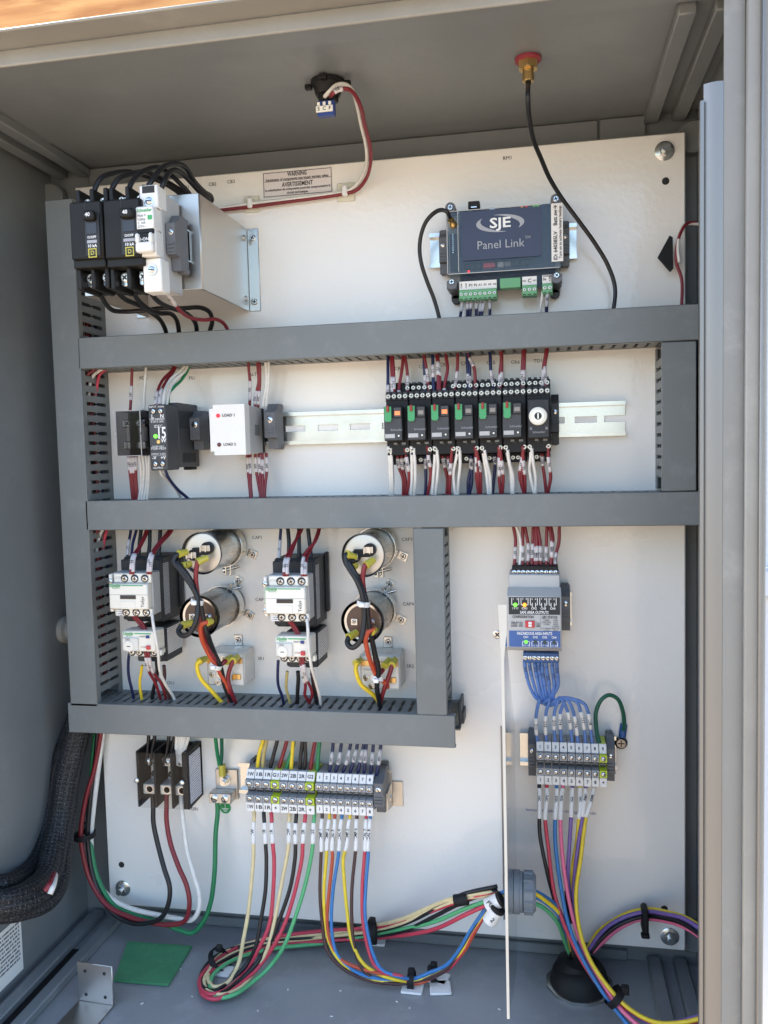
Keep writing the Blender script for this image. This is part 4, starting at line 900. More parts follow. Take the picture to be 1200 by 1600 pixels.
for i, (a, b) in enumerate((('V GREEN', 'POWER'), ('V RED FLASH', 'FAULT'), ('CH GREEN', 'INPUT'), ('', 'CLOSED'), ('CH ORANGE', 'RELAY ON'), ('CH FLASH', 'DELAY'))):
    if a: txt(ba, a, w*.44, h*(.075-.077*i), D_, .0021, 'ink', fit=w*(.22 if len(a) < 9 else .36))
    txt(ba, b, w*.78, h*(.075-.077*i), D_, .0021, 'ink', fit=w*(.17 if len(b) < 6 else .26))
part(ba, 'rule', 'ink', [B(w*.22, w*.225, -h*.30, h*.27, .0703, .0706)])
dp = part(ba, 'dip_switch', 'dip_red', [B(-w*.34, w*.01, -h*.20, h*.06, .0703, .0718, .0003)])
for z in (-.02, -.12): part(dp, 'slider', 'ink_white', [B(-w*.22, -w*.10, h*z-.0011, h*z+.0011, .0718, .0723)])
for i in range(5):
    x = -w*.70+w*.345*i; z = h*.66; q = .0006/2; W_ = w*.13
    part(ba, 'circuit_print', 'ink_white', [B(x-W_-q, x-W_+q, z, h*.92, .0705, .0707), B(x+W_-q, x+W_+q, z, h*.92, .0705, .0707), B(x-W_, x-w*.06, z-q, z+q, .0705, .0707), B(x+w*.06, x+W_, z-q, z+q, .0705, .0707)])
    txt(ba, f'{2*i+1}  {2*i+2}', x, h*.88, D_, .0026, 'ink_white', fit=w*.18); txt(ba, ['1 V 11', 'CH1', 'CH2', 'CH3', 'CH4'][i], x, h*.525, D_, .0030, 'ink_white', bold=True, fit=w*.20)
    if i < 2: part(ba, 'led', ['led_green', 'led_orange'][i], [CY(x, z, .0705, .0715, .0020, 12)])
    else: part(ba, 'circuit_print', 'ink_white', [B(x-w*.06-q, x-w*.06+q, z-.002, z+.002, .0705, .0707), B(x+w*.06-q, x+w*.06+q, z-.002, z+.002, .0705, .0707)])
for i in range(4):
    x = -w*.32+w*.345*i; z = -h*.75; q = .0003; W_ = w*.13
    part(ba, 'circuit_print', 'ink_white', [B(x-W_-q, x-W_+q, -h*.93, z, .0705, .0707), B(x+W_-q, x+W_+q, -h*.93, z, .0705, .0707), B(x-W_, x+W_, z+.0002, z+.0007, .0705, .0707)])
    txt(ba, f'CH{i+1}', x, -h*.57, D_, .0030, 'ink_white', bold=True, fit=w*.18); txt(ba, f'{13+2*i} {14+2*i}', x, -h*.89, D_, .0026, 'ink_white', fit=w*.20)
    part(ba, 'led', 'led_green' if i == 0 else 'led_dim', [CY(x, z, .0707, .0716, .0018, 12)])
xa, xb = at(800, 888, .046).x-cx, at(872, 888, .046).x-cx; za, zb_ = at(836, 898, .046).z-cz, at(836, 884, .046).z-cz
tp = part(ba, 'top_terminals', 'black_plastic', [B(xa, xb, za-.004, zb_, .020, .046, .0008), B(xa, xb, za-.006, za-.0042, .030, .050, .0004)])
for i in range(10): screw(tp, xa+(xb-xa)*(i+.5)/10, za+.0025, .046, .0023, SLOT)
xa, xb = at(817.5, 1030, .046).x-cx, at(873.5, 1030, .046).x-cx; za, zb_ = at(845, 1036, .046).z-cz, at(845, 1020, .046).z-cz
tp = part(ba, 'bottom_terminals', 'blue_plastic', [B(xa, xb, za, zb_, .018, .046, .0008)])
for i in range(8): screw(tp, xa+(xb-xa)*(i+.5)/8, za+(zb_-za)*.5, .046, .0023, SLOT)
din_rail('DIN rail stub behind the safety barrier', cx-w*1.05, at(893, 955, .004).x, at(880, 950, .004).z, [])
end_clamp('grey end clamp on the right side of the safety barrier', cx+w*1.0+.0004, at(891, 952, .03).x, at(880, 952, .03).z, .034, .046)

# ------------------------------------------------------------------ divider plate and cable gland
dpx = .4815
dv = thing('divider_plate', 'thin steel divider plate standing out from the panel below the safety barrier', 'plate', (dpx, 0, 0))
zt_ = at(779, 945, .21).z; zb_ = at(800, 1595, .21).z
part(dv, 'plate', 'plate_metal', [PX([(.0005, -.012), (.0005, zt_-.165), (.05, zt_-.130), (.206, zt_), (.206, zb_), (.05, -.008)], -.0009, .0009)])
part(dv, 'front_flange', 'pale_edge', [PR([(-.0014, zb_), (.0008, zb_), (.0008, zt_-.045), (.0034, zt_-.02), (.0034, zt_), (-.0036, zt_), (-.0016, zt_-.045)], .2065, .2082)])
part(dv, 'foot_flange', 'strip_metal', [B(-.014, -.001, .02, zt_-.17, .0004, .0018)])
screw(dv, -.0045, at(779, 989, .20).z, .205, .0035, SCREW_Z)
gc = at(808, 1393, .075)
gl = thing('cable_gland', 'grey ribbed plastic cable gland through the divider plate', 'gland', (dpx, gc.y, gc.z))
part(gl, 'lock_nut', 'gland_grey', [LA((.0012, 0, 0), (1, 0, 0), [(0, .0205), (.005, .0205), (.0055, .0195)], 24)])
part(gl, 'ring', 'gland_grey', [LA((.0058, 0, 0), (1, 0, 0), [(0, .0195), (.0035, .0195), (.0038, .0188)], 12)])
part(gl, 'dome_nut', 'gland_grey', [LA((.0098, 0, 0), (1, 0, 0), [(0, .0185), (.001, .0200), (.010, .0195), (.0125, .0165), (.0125, .0120)], 12, True, False)])
for k in range(12):
    a_ = 2*math.pi*k/12; part(gl, 'grip_rib', 'gland_grey', [LA((.0105, .0192*math.cos(a_), .0192*math.sin(a_)), (1, 0, 0), [(0, .0016), (.009, .0016)], 6)])
part(gl, 'inner_seal', 'rubber', [LA((.018, 0, 0), (1, 0, 0), [(0, .0135), (.003, .0130)], 20)])
part(gl, 'back_nut', 'gland_grey', [LA((-.0012, 0, 0), (-1, 0, 0), [(0, .0205), (.006, .0205), (.007, .0180)], 12)])

# ------------------------------------------------------------------ terminal strips
def terminal(lab, group, cx, cz, pitch, d, body, top, bot, hh, white_top=True):
    r = thing('terminal_block', lab, 'terminal block', (cx, 0, cz), group); w = pitch/2-.0003
    stripe = body == 'lime'
    part(r, 'body', 'block_grey' if not stripe else 'lime', [PX([(.010, -hh*.95), (d*.72, -hh), (d*.86, -hh*.62), (d, -hh*.58), (d, -hh*.22), (d*.80, -hh*.18), (d*.80, hh*.18), (d, hh*.22), (d, hh*.58), (d*.86, hh*.62), (d*.72, hh), (.010, hh*.95)], -w, w)])
    for z in (.40, -.40): part(r, 'screw_hole', 'clamp_grey', [CY(0, hh*z, d, d+.0002, w*.72, 14)]); screw(r, 0, hh*z, d+.0001, w*.58, SLOT)
    part(r, 'bridge', 'charcoal', [B(-w*.85, w*.85, -hh*.15, hh*.15, d*.80, d*.84)]); part(r, 'bridge_bar', 'mid_grey', [B(-w*.85, w*.85, -hh*.03, hh*.03, d*.84, d*.86), B(-w*.15, w*.15, hh*.03, hh*.15, d*.84, d*.86)])
    tg = part(r, 'marker_tag', 'paper', [PX([(d*.90, hh*.63), (d*.93, hh*.63), (d*.84, hh*1.04), (d*.81, hh*1.04)], -w*.97, w*.97)])
    tl = Matrix.Rotation(-math.atan2(d*.09, hh*.41), 3, 'X') @ FRONT
    txt(tg, top, 0, hh*.83, d*.893, pitch*.55, 'ink', 0, True, face=tl, fit=w*1.5 if len(top) > 1 else None)
    tg = part(r, 'marker_tag', 'paper', [B(-w*.97, w*.97, -hh*1.10, -hh*.63, d*.93, d*.975, .0002)])
    txt(tg, bot, 0, -hh*.86, d*.975+.0003, pitch*.60, 'ink', 0, True, fit=w*1.5 if len(bot) > 1 else None)
    return r
TS = .050
xA, xB = at(383, 1240, TS).x, at(490.5, 1245, TS).x; zc = at(440, 1239, TS).z; pit = (xB-xA)/8
for i, (t, b) in enumerate((('1W', '1W'), ('1B', '1B'), ('1R', '1R'), ('G1', '⏚'), ('2W', '2W'), ('2B', '2B'), ('2R', '2R'), ('G2', '⏚'))):
    lm = i in (3, 7)
    terminal(f'lime green ground terminal block marked {t} on the lower strip' if lm else f'wide grey terminal block marked {t} on the lower strip', 'wide terminal blocks', xA+pit*(i+.5), zc, pit, TS, 'lime' if lm else 'grey', t, '+' if lm else b, .0205)
xC = at(582, 1250, TS).x; p6 = (xC-xB-.001)/8; zc6 = zc
for i in range(8): terminal(f'{ORD[i]} narrow grey terminal block from the left on the lower left strip', 'narrow terminal blocks', xB+.001+p6*(i+.5), zc6, p6, TS-.002, 'grey', str(i+1), str(i+1), .0195)
TX0, TXP, T6X, T6P, TZ = xA, pit, xB+.001, p6, zc
din_rail('DIN rail under the lower left terminal strip', at(376, 1245, .012).x, at(612, 1250, .012).x, zc, [], .0085)
end_clamp('grey end clamp at the right end of the lower terminal strip', xC+.0006, xC+.0105, zc, .046, .046)
part(bpy.data.objects[[o.name for o in COL.objects if o.name.startswith('end_clamp') and o.parent is None][-1]], 'side_ledge', 'clamp_grey', [B(-.0045, .0048, -.020, .020, .006, .030, .001)])
c = at(612, 1242, .006)
zb2 = thing('rail_bracket', 'folded aluminium bracket holding the lower terminal rail at its right end', 'bracket', (c.x, 0, c.z))
part(zb2, 'foot', 'aluminium', [B(.0, .012, -.014, .014, .0004, .0022, .0003)]); part(zb2, 'web', 'aluminium', [PX([(.0022, -.014), (.0022, .014), (.030, .011), (.030, -.008)], -.0016, 0)])
end_clamp('grey end clamp at the left end of the lower terminal strip', xA-.0042, xA-.0004, zc, .030, .046)
TS2 = .048
xD, xE = at(838, 1195, TS2).x, at(949, 1200, TS2).x; zc2 = at(893, 1196, TS2).z; p9 = (xE-xD)/9
for i in range(9):
    lm = i == 8
    terminal('lime green ground terminal block at the right end of the right strip' if lm else f'{ORD[i]} grey terminal block from the left on the right strip', 'right strip terminal blocks', xD+p9*(i+.5), zc2, p9, TS2, 'lime' if lm else 'grey', str(i+1), '+' if lm else str(i+1), .0195)
RX, RP, RZ = xD, p9, zc2
din_rail('DIN rail under the right terminal strip', at(813, 1197, .004).x, xE+.012, zc2, [])
end_clamp('grey end clamp at the left end of the right terminal strip', xD-.0085, xD-.0006, zc2, .030, .046)
end_clamp('grey end clamp at the right end of the right terminal strip', xE+.0006, xE+.0088, zc2, .036, .046)

# ------------------------------------------------------------------ power distribution block, ground lug, stickers
x0, x1, z0, z1 = R4(212.5, 1177, 293, 1264, .042); pb = thing('distribution_block', 'black three pole power block with clear cover below the lowest duct', 'terminal block', ((x0+x1)/2, 0, (z0+z1)/2)); w, h = (x1-x0)/2, (z1-z0)/2
part(pb, 'base', 'black_plastic', [B(-w, w, -h*.45, h, .0005, .008, .001)])
for x in (-w+.0012, -w*.30, w*.36, w-.0035):
    q = .0035 if x > w*.8 else .0012
    part(pb, 'wall', 'black_plastic', [PX([(.0005, h*1.02), (.0395, h), (.0395, -h), (.0005, -h*.96)], x-q, x+q)])
for i, x in enumerate((-w*.62, w*.05, w*.64)):
    part(pb, 'lug', 'lug_metal', [B(x-.0072, x+.0072, h*.36, h*.66, .008, .028, .0008)]); 
    for s in ((-.0035, .0035) if i != 1 else (0,)): screw(pb, x+s, h*.51, .028, .0026, SLOT)
    part(pb, 'bus_bar', 'lug_metal', [B(x-.0045, x+.0050, -h*.22, h*.35, .008, .020, .0006)])
    part(pb, 'round_screw', 'steel', [LA((x+.001, -.020, -h*.02), (0, -1, 0), [(0, .0048), (.001, .0046), (.003, .003), (.0035, .001)], 16)])
    part(pb, 'large_lug', 'lug_metal', [B(x-.0078, x+.0078, -h*.60, -h*.23, .008, .034, .0008)]); part(pb, 'lug_screw', 'steel', [LA((x+.0005, -.034, -h*.41), (0, -1, 0), [(0, .0052), (.0006, .0050), (.0006, .0036), (-.001, .0034)], 16)])
part(pb, 'clear_cover', 'clear_thin', [B(-w, w, -h*1.0, h*.98, .0402, .0416, .0004)])
for x in (-w*.98, w*.78): part(pb, 'cover_screw', 'screw_head', [LA((x, -.0417, -h*.02), (0, -1, 0), [(0, .0030), (.001, .0028), (.002, .0015)], 12)])
part(pb, 'side_sticker', 'print_pale', [B(w, w+.0003, -h*.86, h*.86, .006, .036)])
x0, x1, z0, z1 = R4(326, 1240, 361, 1256, .018); gl_ = thing('ground_lug', 'aluminium two hole ground lug with slotted screws beside the power block', 'lug', ((x0+x1)/2, 0, (z0+z1)/2)); w, h = (x1-x0)/2, (z1-z0)/2
part(gl_, 'tongue', 'aluminium', [B(-w*.75, w*1.25, -h, h+.023, .0004, .004, .0008)])
part(gl_, 'block', 'aluminium', [B(-w, w, -h, h, .004, .018, .001)])
for x in (-.46, .46): part(gl_, 'clamp_screw', 'zinc', [CY(w*x, 0, .018, .0184, .0048, 18)]); screw(gl_, w*x, 0, .0184, .0042, SLOT)
part(gl_, 'stud_nut', 'zinc', [CY(w*.15, h+.010, .004, .0055, .0062, 20), CY(w*.15, h+.010, .0055, .010, .0050, 6), CY(w*.15, h+.010, .010, .014, .0030, 12)])
part(gl_, 'crimp_ring', 'zinc', [CY(w*.15, h+.011, .0042, .0052, .0055, 18)]); part(gl_, 'yellow_crimp', 'yellow_crimp', [CZ(w*.02, .0085, h+.017, h+.030, .0040, 12)])
c = at(352, 1262, .0004); gs = thing('ground_sticker', 'round green ground symbol sticker under the ground lug', 'sticker', (c.x, 0, c.z))
part(gs, 'disc', 'sticker_green', [CY(0, 0, .0003, .0006, .0068, 28)])
part(gs, 'symbol', 'ink_white', [B(-.0003, .0003, -.0004, .0056, .0006, .0008), B(-.0042, .0042, -.0012, -.0005, .0006, .0008), B(-.0030, .0030, -.0028, -.0021, .0006, .0008), B(-.0018, .0018, -.0044, -.0037, .0006, .0008)])
# ground stud on the right with its loop
c = at(970.5, 1161.5, .004); gsd = thing('ground_screw', 'dark round ground screw on the panel right of the terminal strip', 'screw', (c.x, 0, c.z))
part(gsd, 'head', 'dark_steel', [LA((0, -.001, 0), (0, -1, 0), [(0, .0068), (.002, .0066), (.004, .0045)], 20)]); part(gsd, 'cross', 'recess', [B(-.0035, .0035, -.0005, .0005, .0042, .0052), B(-.0005, .0005, -.0035, .0035, .0042, .0053)])
part(gsd, 'blue_crimp', 'blue_plastic', [LA((.0012, -.004, .007), (.12, 0, 1), [(0, .0038), (.013, .0038), (.014, .0030)], 12)])
# black arrow-shaped clip and wires at the right edge of the panel
c = at(1046, 395, .02); cl = solid('edge_clip', 'dark triangular plastic clip at the right edge of the panel', 'clip', 'rubber', [PR([(-.010, -.002), (.002, -.017), (.0045, -.014), (.004, .016), (.001, .018)], 0, .004)], loc=(c.x, -.010, c.z))

# ================================================================== WIRING
RW = .00165
# ------------------------------------------------------------------ breaker wiring
Z = zz(80, 230, 3.43)
tops = [((225, 262, .162), (235, 215, .160), (270, 165, .155), (340, 135, .140), (420, 133, .115), (500, 150, .095), (600, 190, .080), (690, 250, .070), (740, 320, .060)),
        ((318, 262, .162), (330, 215, .160), (365, 165, .155), (430, 138, .140), (500, 135, .115), (570, 158, .098), (640, 200, .085), (715, 250, .075), (760, 330, .062)),
        ((412, 262, .162), (425, 205, .160), (465, 145, .150), (530, 110, .135), (590, 112, .118), (640, 145, .105), (690, 190, .095), (740, 250, .085), (780, 330, .075)),
        ((500, 240, .160), (530, 190, .158), (590, 115, .145), (655, 85, .125), (715, 108, .105), (770, 185, .085), (820, 240, .066), (858, 265, .050), (855, 290, .042), (820, 300, .040), (760, 320, .040)),
        ((585, 235, .150), (600, 195, .150), (625, 145, .140), (665, 122, .120), (720, 155, .100), (790, 230, .078), (840, 282, .060), (845, 300, .050), (800, 320, .045))]
bundle('arching over the top of the breakers', 'black breaker wires', [('black', Z(*t), ()) for t in tops], .0024)
bots = [((245, 700, .150), (250, 745, .142), (275, 815, .130), (330, 875, .115), (400, 884, .100), (490, 874, .090), (590, 866, .080), (700, 865, .068), (800, 857, .052), (848, 888, .040), (862, 930, .034), (848, 1000, .030), (840, 1060, .028)),
        ((335, 700, .150), (345, 750, .142), (390, 810, .125), (470, 848, .105), (540, 885, .085), (590, 930, .060), (618, 1000, .040), (620, 1060, .030)),
        ((428, 700, .150), (432, 750, .142), (460, 810, .125), (520, 868, .105), (580, 890, .085), (640, 892, .065), (675, 930, .048), (682, 1000, .036), (682, 1060, .030)),
        ((520, 710, .150), (532, 765, .142), (570, 822, .120), (640, 860, .095), (720, 890, .070), (768, 935, .050), (782, 1000, .036), (784, 1060, .030))]
bundle('hanging below the breakers', 'black breaker wires', [('black', Z(*t), ()) for t in bots], .0024)
wire('red', Z((605, 735, .150), (625, 775, .145), (650, 820, .130), (690, 875, .110), (750, 913, .085), (820, 928, .065), (880, 920, .050), (925, 950, .038), (955, 1000, .032), (965, 1060, .030)), .0019, 'red wire dropping from the white slim breaker', marks=((.13, .27, '1P1', .0045),))

# ------------------------------------------------------------------ upper row wiring
Z = zz(120, 540, 3.333)
bundle('above the fuse block', 'fuse block wires', [('red', Z((295, 70, .030), (290, 130, .030), (282, 240, .030), (278, 340, .032)), ((.62, .80, '1P1', .0036),)), ('white', Z((362, 70, .03), (362, 130, .030), (352, 240, .030), (349, 340, .032)), ())], RW)
fbw = [('red', Z((268+14*i, 570, .034), (272+13*i, 640, .034), (284+9*i, 720, .032), (290+10*i, 800, .030), (292+10*i, 870, .028)), ((.05, .28, '1P1', .0036),)) for i in range(4)]
fbw += [('white', Z((325+17*i, 570, .034), (334+15*i, 640, .034), (333+14*i, 720, .030), (322+15*i, 800, .030), (320+15*i, 870, .028)), ()) for i in range(4)]
bundle('below the fuse block', 'fuse block wires', fbw, RW)
bundle('entering the top of the power supply', 'power supply wires', [
    ('red', Z((505, 60, .030), (500, 115, .032), (450, 180, .045), (416, 250, .064), (408, 318, .072)), ((.72, .97, 'P11', .0036),)), ('red', Z((520, 60, .030), (510, 120, .032), (470, 180, .045), (436, 250, .064), (430, 318, .072)), ((.72, .97, 'P12', .0036),)),
    ('white', Z((565, 60, .030), (558, 112, .032), (490, 180, .045), (458, 250, .064), (450, 312, .070)), ()), ('white', Z((580, 60, .03), (570, 118, .032), (508, 185, .045), (476, 250, .060), (467, 312, .066)), ()),
    ('green', Z((590, 60, .03), (580, 115, .028), (545, 180, .036), (505, 215, .050), (482, 255, .058), (476, 300, .060)), ())], RW)
bundle('curving out below the power supply', 'power supply wires', [('grey', Z((430, 640, .078), (440, 668, .074), (478, 700, .060), (515, 745, .045), (548, 800, .034), (575, 860, .030)), ()), ('navy', Z((460, 640, .078), (468, 668, .074), (492, 708, .060), (532, 752, .045), (582, 798, .034), (620, 860, .030)), ())], RW)
bundle('above the white alternator relay', 'alternator relay wires', [('red', Z((892, 60, .030), (896, 110, .030), (904, 200, .028), (900, 320, .024)), ((.66, .92, '201', .0036),)), ('red', Z((938, 60, .030), (942, 110, .030), (948, 190, .028), (932, 270, .026), (928, 320, .024)), ((.66, .92, '202', .0036),)), ('red', Z((948, 60, .030), (950, 110, .030), (956, 190, .028), (946, 270, .026), (944, 320, .024)), ((.66, .92, '203', .0036),)),
    ('white', Z((982, 60, .030), (985, 110, .030), (990, 190, .028), (972, 270, .026), (968, 320, .024)), ()), ('white', Z((996, 60, .030), (997, 110, .030), (1000, 200, .028), (988, 270, .026), (984, 320, .024)), ())], RW)
bundle('below the white alternator relay', 'alternator relay wires', [('red', Z((a, 560, .024), (a+4, 640, .026), ((a+b)/2, 710, .028), (b, 790, .030), (b, 860, .028)), ((.10, .34, t, .0036),)) for a, b, t in ((888, 906, '204'), (902, 913, '205'), (930, 958, '206'), (948, 965, '207'), (966, 972, '208'), (986, 980, '209'))], RW)
# relays
Z = zz(570, 530, 3.529)
T_, A_ = .030, .046
tw = [('navy', ((132, 60), (130, 110), (126, 220), (124, 345)), '112', .75), ('red', ((142, 60), (146, 110), (152, 230), (152, 345)), '115', .62), ('red', ((150, 60), (153, 110), (160, 230), (160, 345)), '116', .62), ('red', ((205, 60), (212, 110), (203, 180), (186, 260), (187, 345)), '117', .82), ('red', ((215, 60), (222, 110), (236, 190), (234, 300)), '118', .72),
      ('navy', ((330, 60), (330, 120), (330, 200), (331, 300)), '119', .68), ('red', ((322, 60), (328, 100), (346, 190), (356, 300)), '121', .60), ('navy', ((372, 60), (376, 100), (379, 210), (384, 345)), '120', .50), ('red', ((390, 60), (396, 100), (406, 200), (404, 345)), '122', .45), ('red', ((398, 60), (404, 110), (414, 200), (412, 345)), '123', .45), ('red', ((446, 60), (452, 100), (456, 160), (441, 260), (440, 345)), '124', .80),
      ('red', ((510, 60), (513, 100), (506, 180), (491, 300)), '125', .72), ('navy', ((560, 60), (564, 100), (570, 190), (573, 285)), '126', .70), ('navy', ((570, 60), (576, 110), (580, 190), (581, 285)), '127', .70), ('red', ((560, 60), (572, 95), (601, 160), (609, 285)), '128', .42), ('navy', ((686, 60), (690, 100), (696, 175), (712, 275)), '129', .70),
      ('red', ((746, 60), (750, 100), (745, 180), (741, 280)), '130', .72), ('red', ((754, 60), (757, 100), (752, 180), (748, 280)), '131', .72), ('red', ((872, 40), (875, 80), (866, 190), (866, 310)), '132', .62), ('red', ((880, 40), (882, 80), (874, 190), (873, 310)), '133', .62), ('red', ((1000, 40), (1000, 75), (984, 150), (979, 280)), '134', .72), ('red', ((1008, 40), (1008, 75), (994, 150), (1001, 280)), '135', .72)]
def rel(c, pts, t, m0, d0, d1):
    n = len(pts)-1
    return (c, Z(*[(p[0], p[1], d0+(d1-d0)*(i/n)**1.3) for i, p in enumerate(pts)]), ((m0, m0+.20, t, .0036),) if t else ())
bundle('entering the top of the relay row', 'relay row wires', [rel(c, p, t, m, .030, .046 if p[-1][1] > 320 else .036) for c, p, t, m in tw], RW)
bw = [('white', ((128, 590), (134, 660), (136, 760), (141, 860), (142, 900)), None, 0), ('white', ((142, 600), (148, 680), (150, 770), (152, 860), (152, 900)), None, 0), ('navy', ((150, 630), (154, 690), (152, 800), (150, 860), (150, 900)), None, 0), ('red', ((180, 640), (188, 700), (208, 770), (214, 860), (216, 900)), '136', .1), ('red', ((203, 640), (210, 700), (222, 770), (226, 860), (226, 900)), '137', .12),
      ('red', ((222, 600), (232, 660), (244, 760), (234, 860), (232, 900)), '138', .22), ('white', ((255, 590), (260, 660), (257, 760), (258, 860), (258, 900)), None, 0), ('white', ((270, 600), (276, 680), (276, 780), (275, 860), (275, 900)), None, 0), ('navy', ((336, 640), (338, 700), (338, 790), (335, 860), (335, 900)), '139', .08), ('red', ((346, 590), (354, 660), (362, 740), (350, 850), (346, 900)), '140', .22),
      ('white', ((383, 590), (387, 650), (378, 760), (375, 860), (375, 900)), None, 0), ('white', ((398, 610), (402, 690), (398, 780), (392, 860), (392, 900)), None, 0), ('red', ((426, 640), (436, 700), (454, 770), (452, 860), (452, 900)), '141', .08), ('red', ((458, 640), (464, 710), (468, 780), (460, 860), (460, 900)), '142', .08), ('red', ((482, 590), (474, 680), (470, 760), (464, 860), (466, 900)), '143', .25),
      ('white', ((512, 590), (506, 650), (489, 740), (500, 855), (502, 900)), None, 0), ('white', ((524, 610), (524, 700), (518, 780), (514, 860), (514, 900)), None, 0), ('navy', ((582, 640), (586, 700), (572, 790), (566, 860), (566, 900)), '144', .08), ('navy', ((588, 640), (592, 710), (590, 780), (578, 860), (576, 900)), '145', .08), ('red', ((606, 590), (616, 660), (618, 760), (626, 860), (628, 900)), '146', .25), ('red', ((614, 600), (626, 670), (642, 760), (636, 860), (634, 900)), '147', .25), ('red', ((610, 600), (622, 670), (630, 780), (631, 860), (631, 900)), None, 0),
      ('white', ((646, 590), (652, 640), (672, 730), (680, 855), (680, 900)), None, 0), ('white', ((660, 610), (670, 680), (688, 760), (692, 855), (692, 900)), None, 0), ('navy', ((716, 640), (716, 690), (712, 770), (700, 855), (696, 900)), '148', .08), ('red', ((738, 590), (744, 660), (742, 770), (748, 860), (748, 900)), '149', .25), ('red', ((746, 600), (752, 680), (760, 770), (756, 860), (755, 900)), '150', .22),
      ('white', ((778, 585), (784, 640), (802, 730), (811, 855), (812, 900)), None, 0), ('white', ((788, 610), (798, 680), (816, 760), (820, 855), (820, 900)), None, 0), ('red', ((872, 585), (868, 660), (854, 750), (874, 855), (878, 900)), '151', .25), ('red', ((876, 590), (876, 670), (882, 760), (880, 855), (880, 900)), '152', .25), ('red', ((874, 590), (872, 670), (868, 760), (877, 855), (879, 900)), None, 0),
      ('white', ((912, 585), (914, 640), (908, 720), (936, 850), (944, 900)), None, 0), ('white', ((920, 600), (926, 680), (940, 760), (944, 850), (946, 900)), None, 0), ('red', ((978, 630), (982, 690), (988, 760), (1004, 850), (1008, 900)), '153', .08), ('red', ((1012, 585), (1016, 660), (1022, 760), (1010, 850), (1008, 900)), '154', .25)]
bundle('leaving the bottom of the relay row', 'relay row wires', [rel(c, p, t, m, .050 if p[0][1] < 625 else .038, .030) for c, p, t, m in bw], RW)

# ------------------------------------------------------------------ contactor wiring
Z = zz(120, 800, 4.0)
bundle('above the left contactor', 'contactor wires', [
    ('navy', Z((342, 60, .030), (340, 115, .032), (322, 200, .038), (314, 300, .046)), ((.62, .95, '158', .0036, 'grey_sleeve'),)), ('navy', Z((376, 60, .030), (372, 115, .032), (352, 200, .040), (342, 300, .050)), ()), ('black', Z((402, 60, .030), (399, 115, .032), (392, 200, .036), (388, 300, .040)), (), .0022),
    ('red', Z((436, 60, .030), (428, 120, .034), (386, 220, .052), (345, 290, .072), (336, 390, .078)), ((.70, .95, '212', .0038),)), ('red', Z((446, 60, .030), (438, 120, .034), (396, 220, .052), (358, 290, .072), (351, 390, .078)), ((.70, .95, '213', .0038),)), ('black', Z((460, 60, .030), (457, 115, .032), (452, 200, .036), (444, 300, .040)), (), .0022),
    ('red', Z((590, 60, .030), (580, 115, .034), (505, 200, .052), (455, 285, .072), (444, 390, .078)), ((.70, .95, '214', .0038),)), ('red', Z((606, 60, .030), (596, 115, .034), (520, 205, .052), (470, 285, .072), (459, 390, .078)), ((.70, .95, '215', .0038),)), ('black', Z((524, 60, .030), (520, 115, .032), (516, 200, .036), (510, 300, .040)), (), .0022)], RW)
bundle('between the left contactor and its overload relay', 'contactor wires', [('red', Z((340, 630, .074), (365, 670, .068), (395, 705, .066), (428, 760, .068)), ()), ('red', Z((352, 625, .074), (378, 662, .068), (412, 700, .066), (442, 760, .068)), ())], RW)
bundle('hanging past the left overload relay', 'contactor wires', [('white', Z((470, 640, .080), (478, 700, .084), (490, 780, .084), (505, 870, .080), (522, 990, .064), (558, 1075, .046), (600, 1150, .034), (620, 1200, .030)), ()),
    ('navy', Z((326, 890, .060), (324, 930, .056), (325, 1020, .046), (350, 1145, .036), (360, 1200, .030)), ()), ('yellow', Z((408, 960, .050), (405, 1000, .046), (395, 1070, .040), (402, 1160, .036), (410, 1210, .030)), ()),
    ('red', Z((430, 870, .074), (434, 920, .072), (455, 1000, .060), (492, 1070, .048), (520, 1150, .036), (535, 1200, .030)), ((.16, .40, '216', .0038),)), ('red', Z((446, 870, .074), (450, 920, .072), (478, 1000, .060), (522, 1065, .048), (550, 1145, .036), (560, 1200, .030)), ((.16, .40, '217', .0038),)),
    ('black', Z((494, 880, .050), (498, 940, .046), (502, 1010, .042), (478, 1130, .036), (470, 1200, .030)), (), .0022), ('brown', Z((545, 960, .050), (545, 1020, .046), (548, 1080, .042), (575, 1150, .036), (585, 1200, .030)), (), .0020)], RW)
Z = zz(390, 800, 3.529)
bundle('above the middle contactor', 'contactor wires', [
    ('navy', Z((178, 40, .030), (175, 90, .032), (165, 180, .038), (161, 270, .046)), ((.62, .95, '160', .0036, 'grey_sleeve'),)), ('black', Z((206, 40, .030), (210, 90, .032), (216, 170, .036), (214, 270, .040)), (), .0022), ('red', Z((300, 40, .030), (288, 100, .034), (228, 200, .054), (193, 280, .072), (190, 355, .078)), ((.70, .96, '222', .0038),)),
    ('red', Z((282, 60, .030), (272, 110, .034), (238, 200, .054), (211, 280, .072), (208, 355, .078)), ((.70, .96, '223', .0038),)), ('black', Z((268, 40, .030), (270, 90, .032), (275, 170, .036), (273, 270, .040)), (), .0022), ('black', Z((318, 40, .030), (320, 90, .032), (332, 170, .036), (340, 265, .040)), (), .0022),
    ('red', Z((392, 40, .030), (384, 95, .034), (358, 165, .048), (312, 225, .060), (293, 290, .072), (292, 355, .078)), ((.72, .96, '224', .0038),)), ('red', Z((384, 70, .030), (374, 115, .034), (340, 200, .050), (314, 260, .064), (309, 300, .072), (308, 355, .078)), ((.72, .96, '225', .0038),))], RW)
bundle('between the middle contactor and its overload relay', 'contactor wires', [('red', Z((200, 580, .074), (222, 610, .068), (250, 650, .066), (272, 700, .068)), ()), ('red', Z((214, 580, .074), (236, 610, .068), (262, 645, .066), (284, 700, .068)), ())], RW)
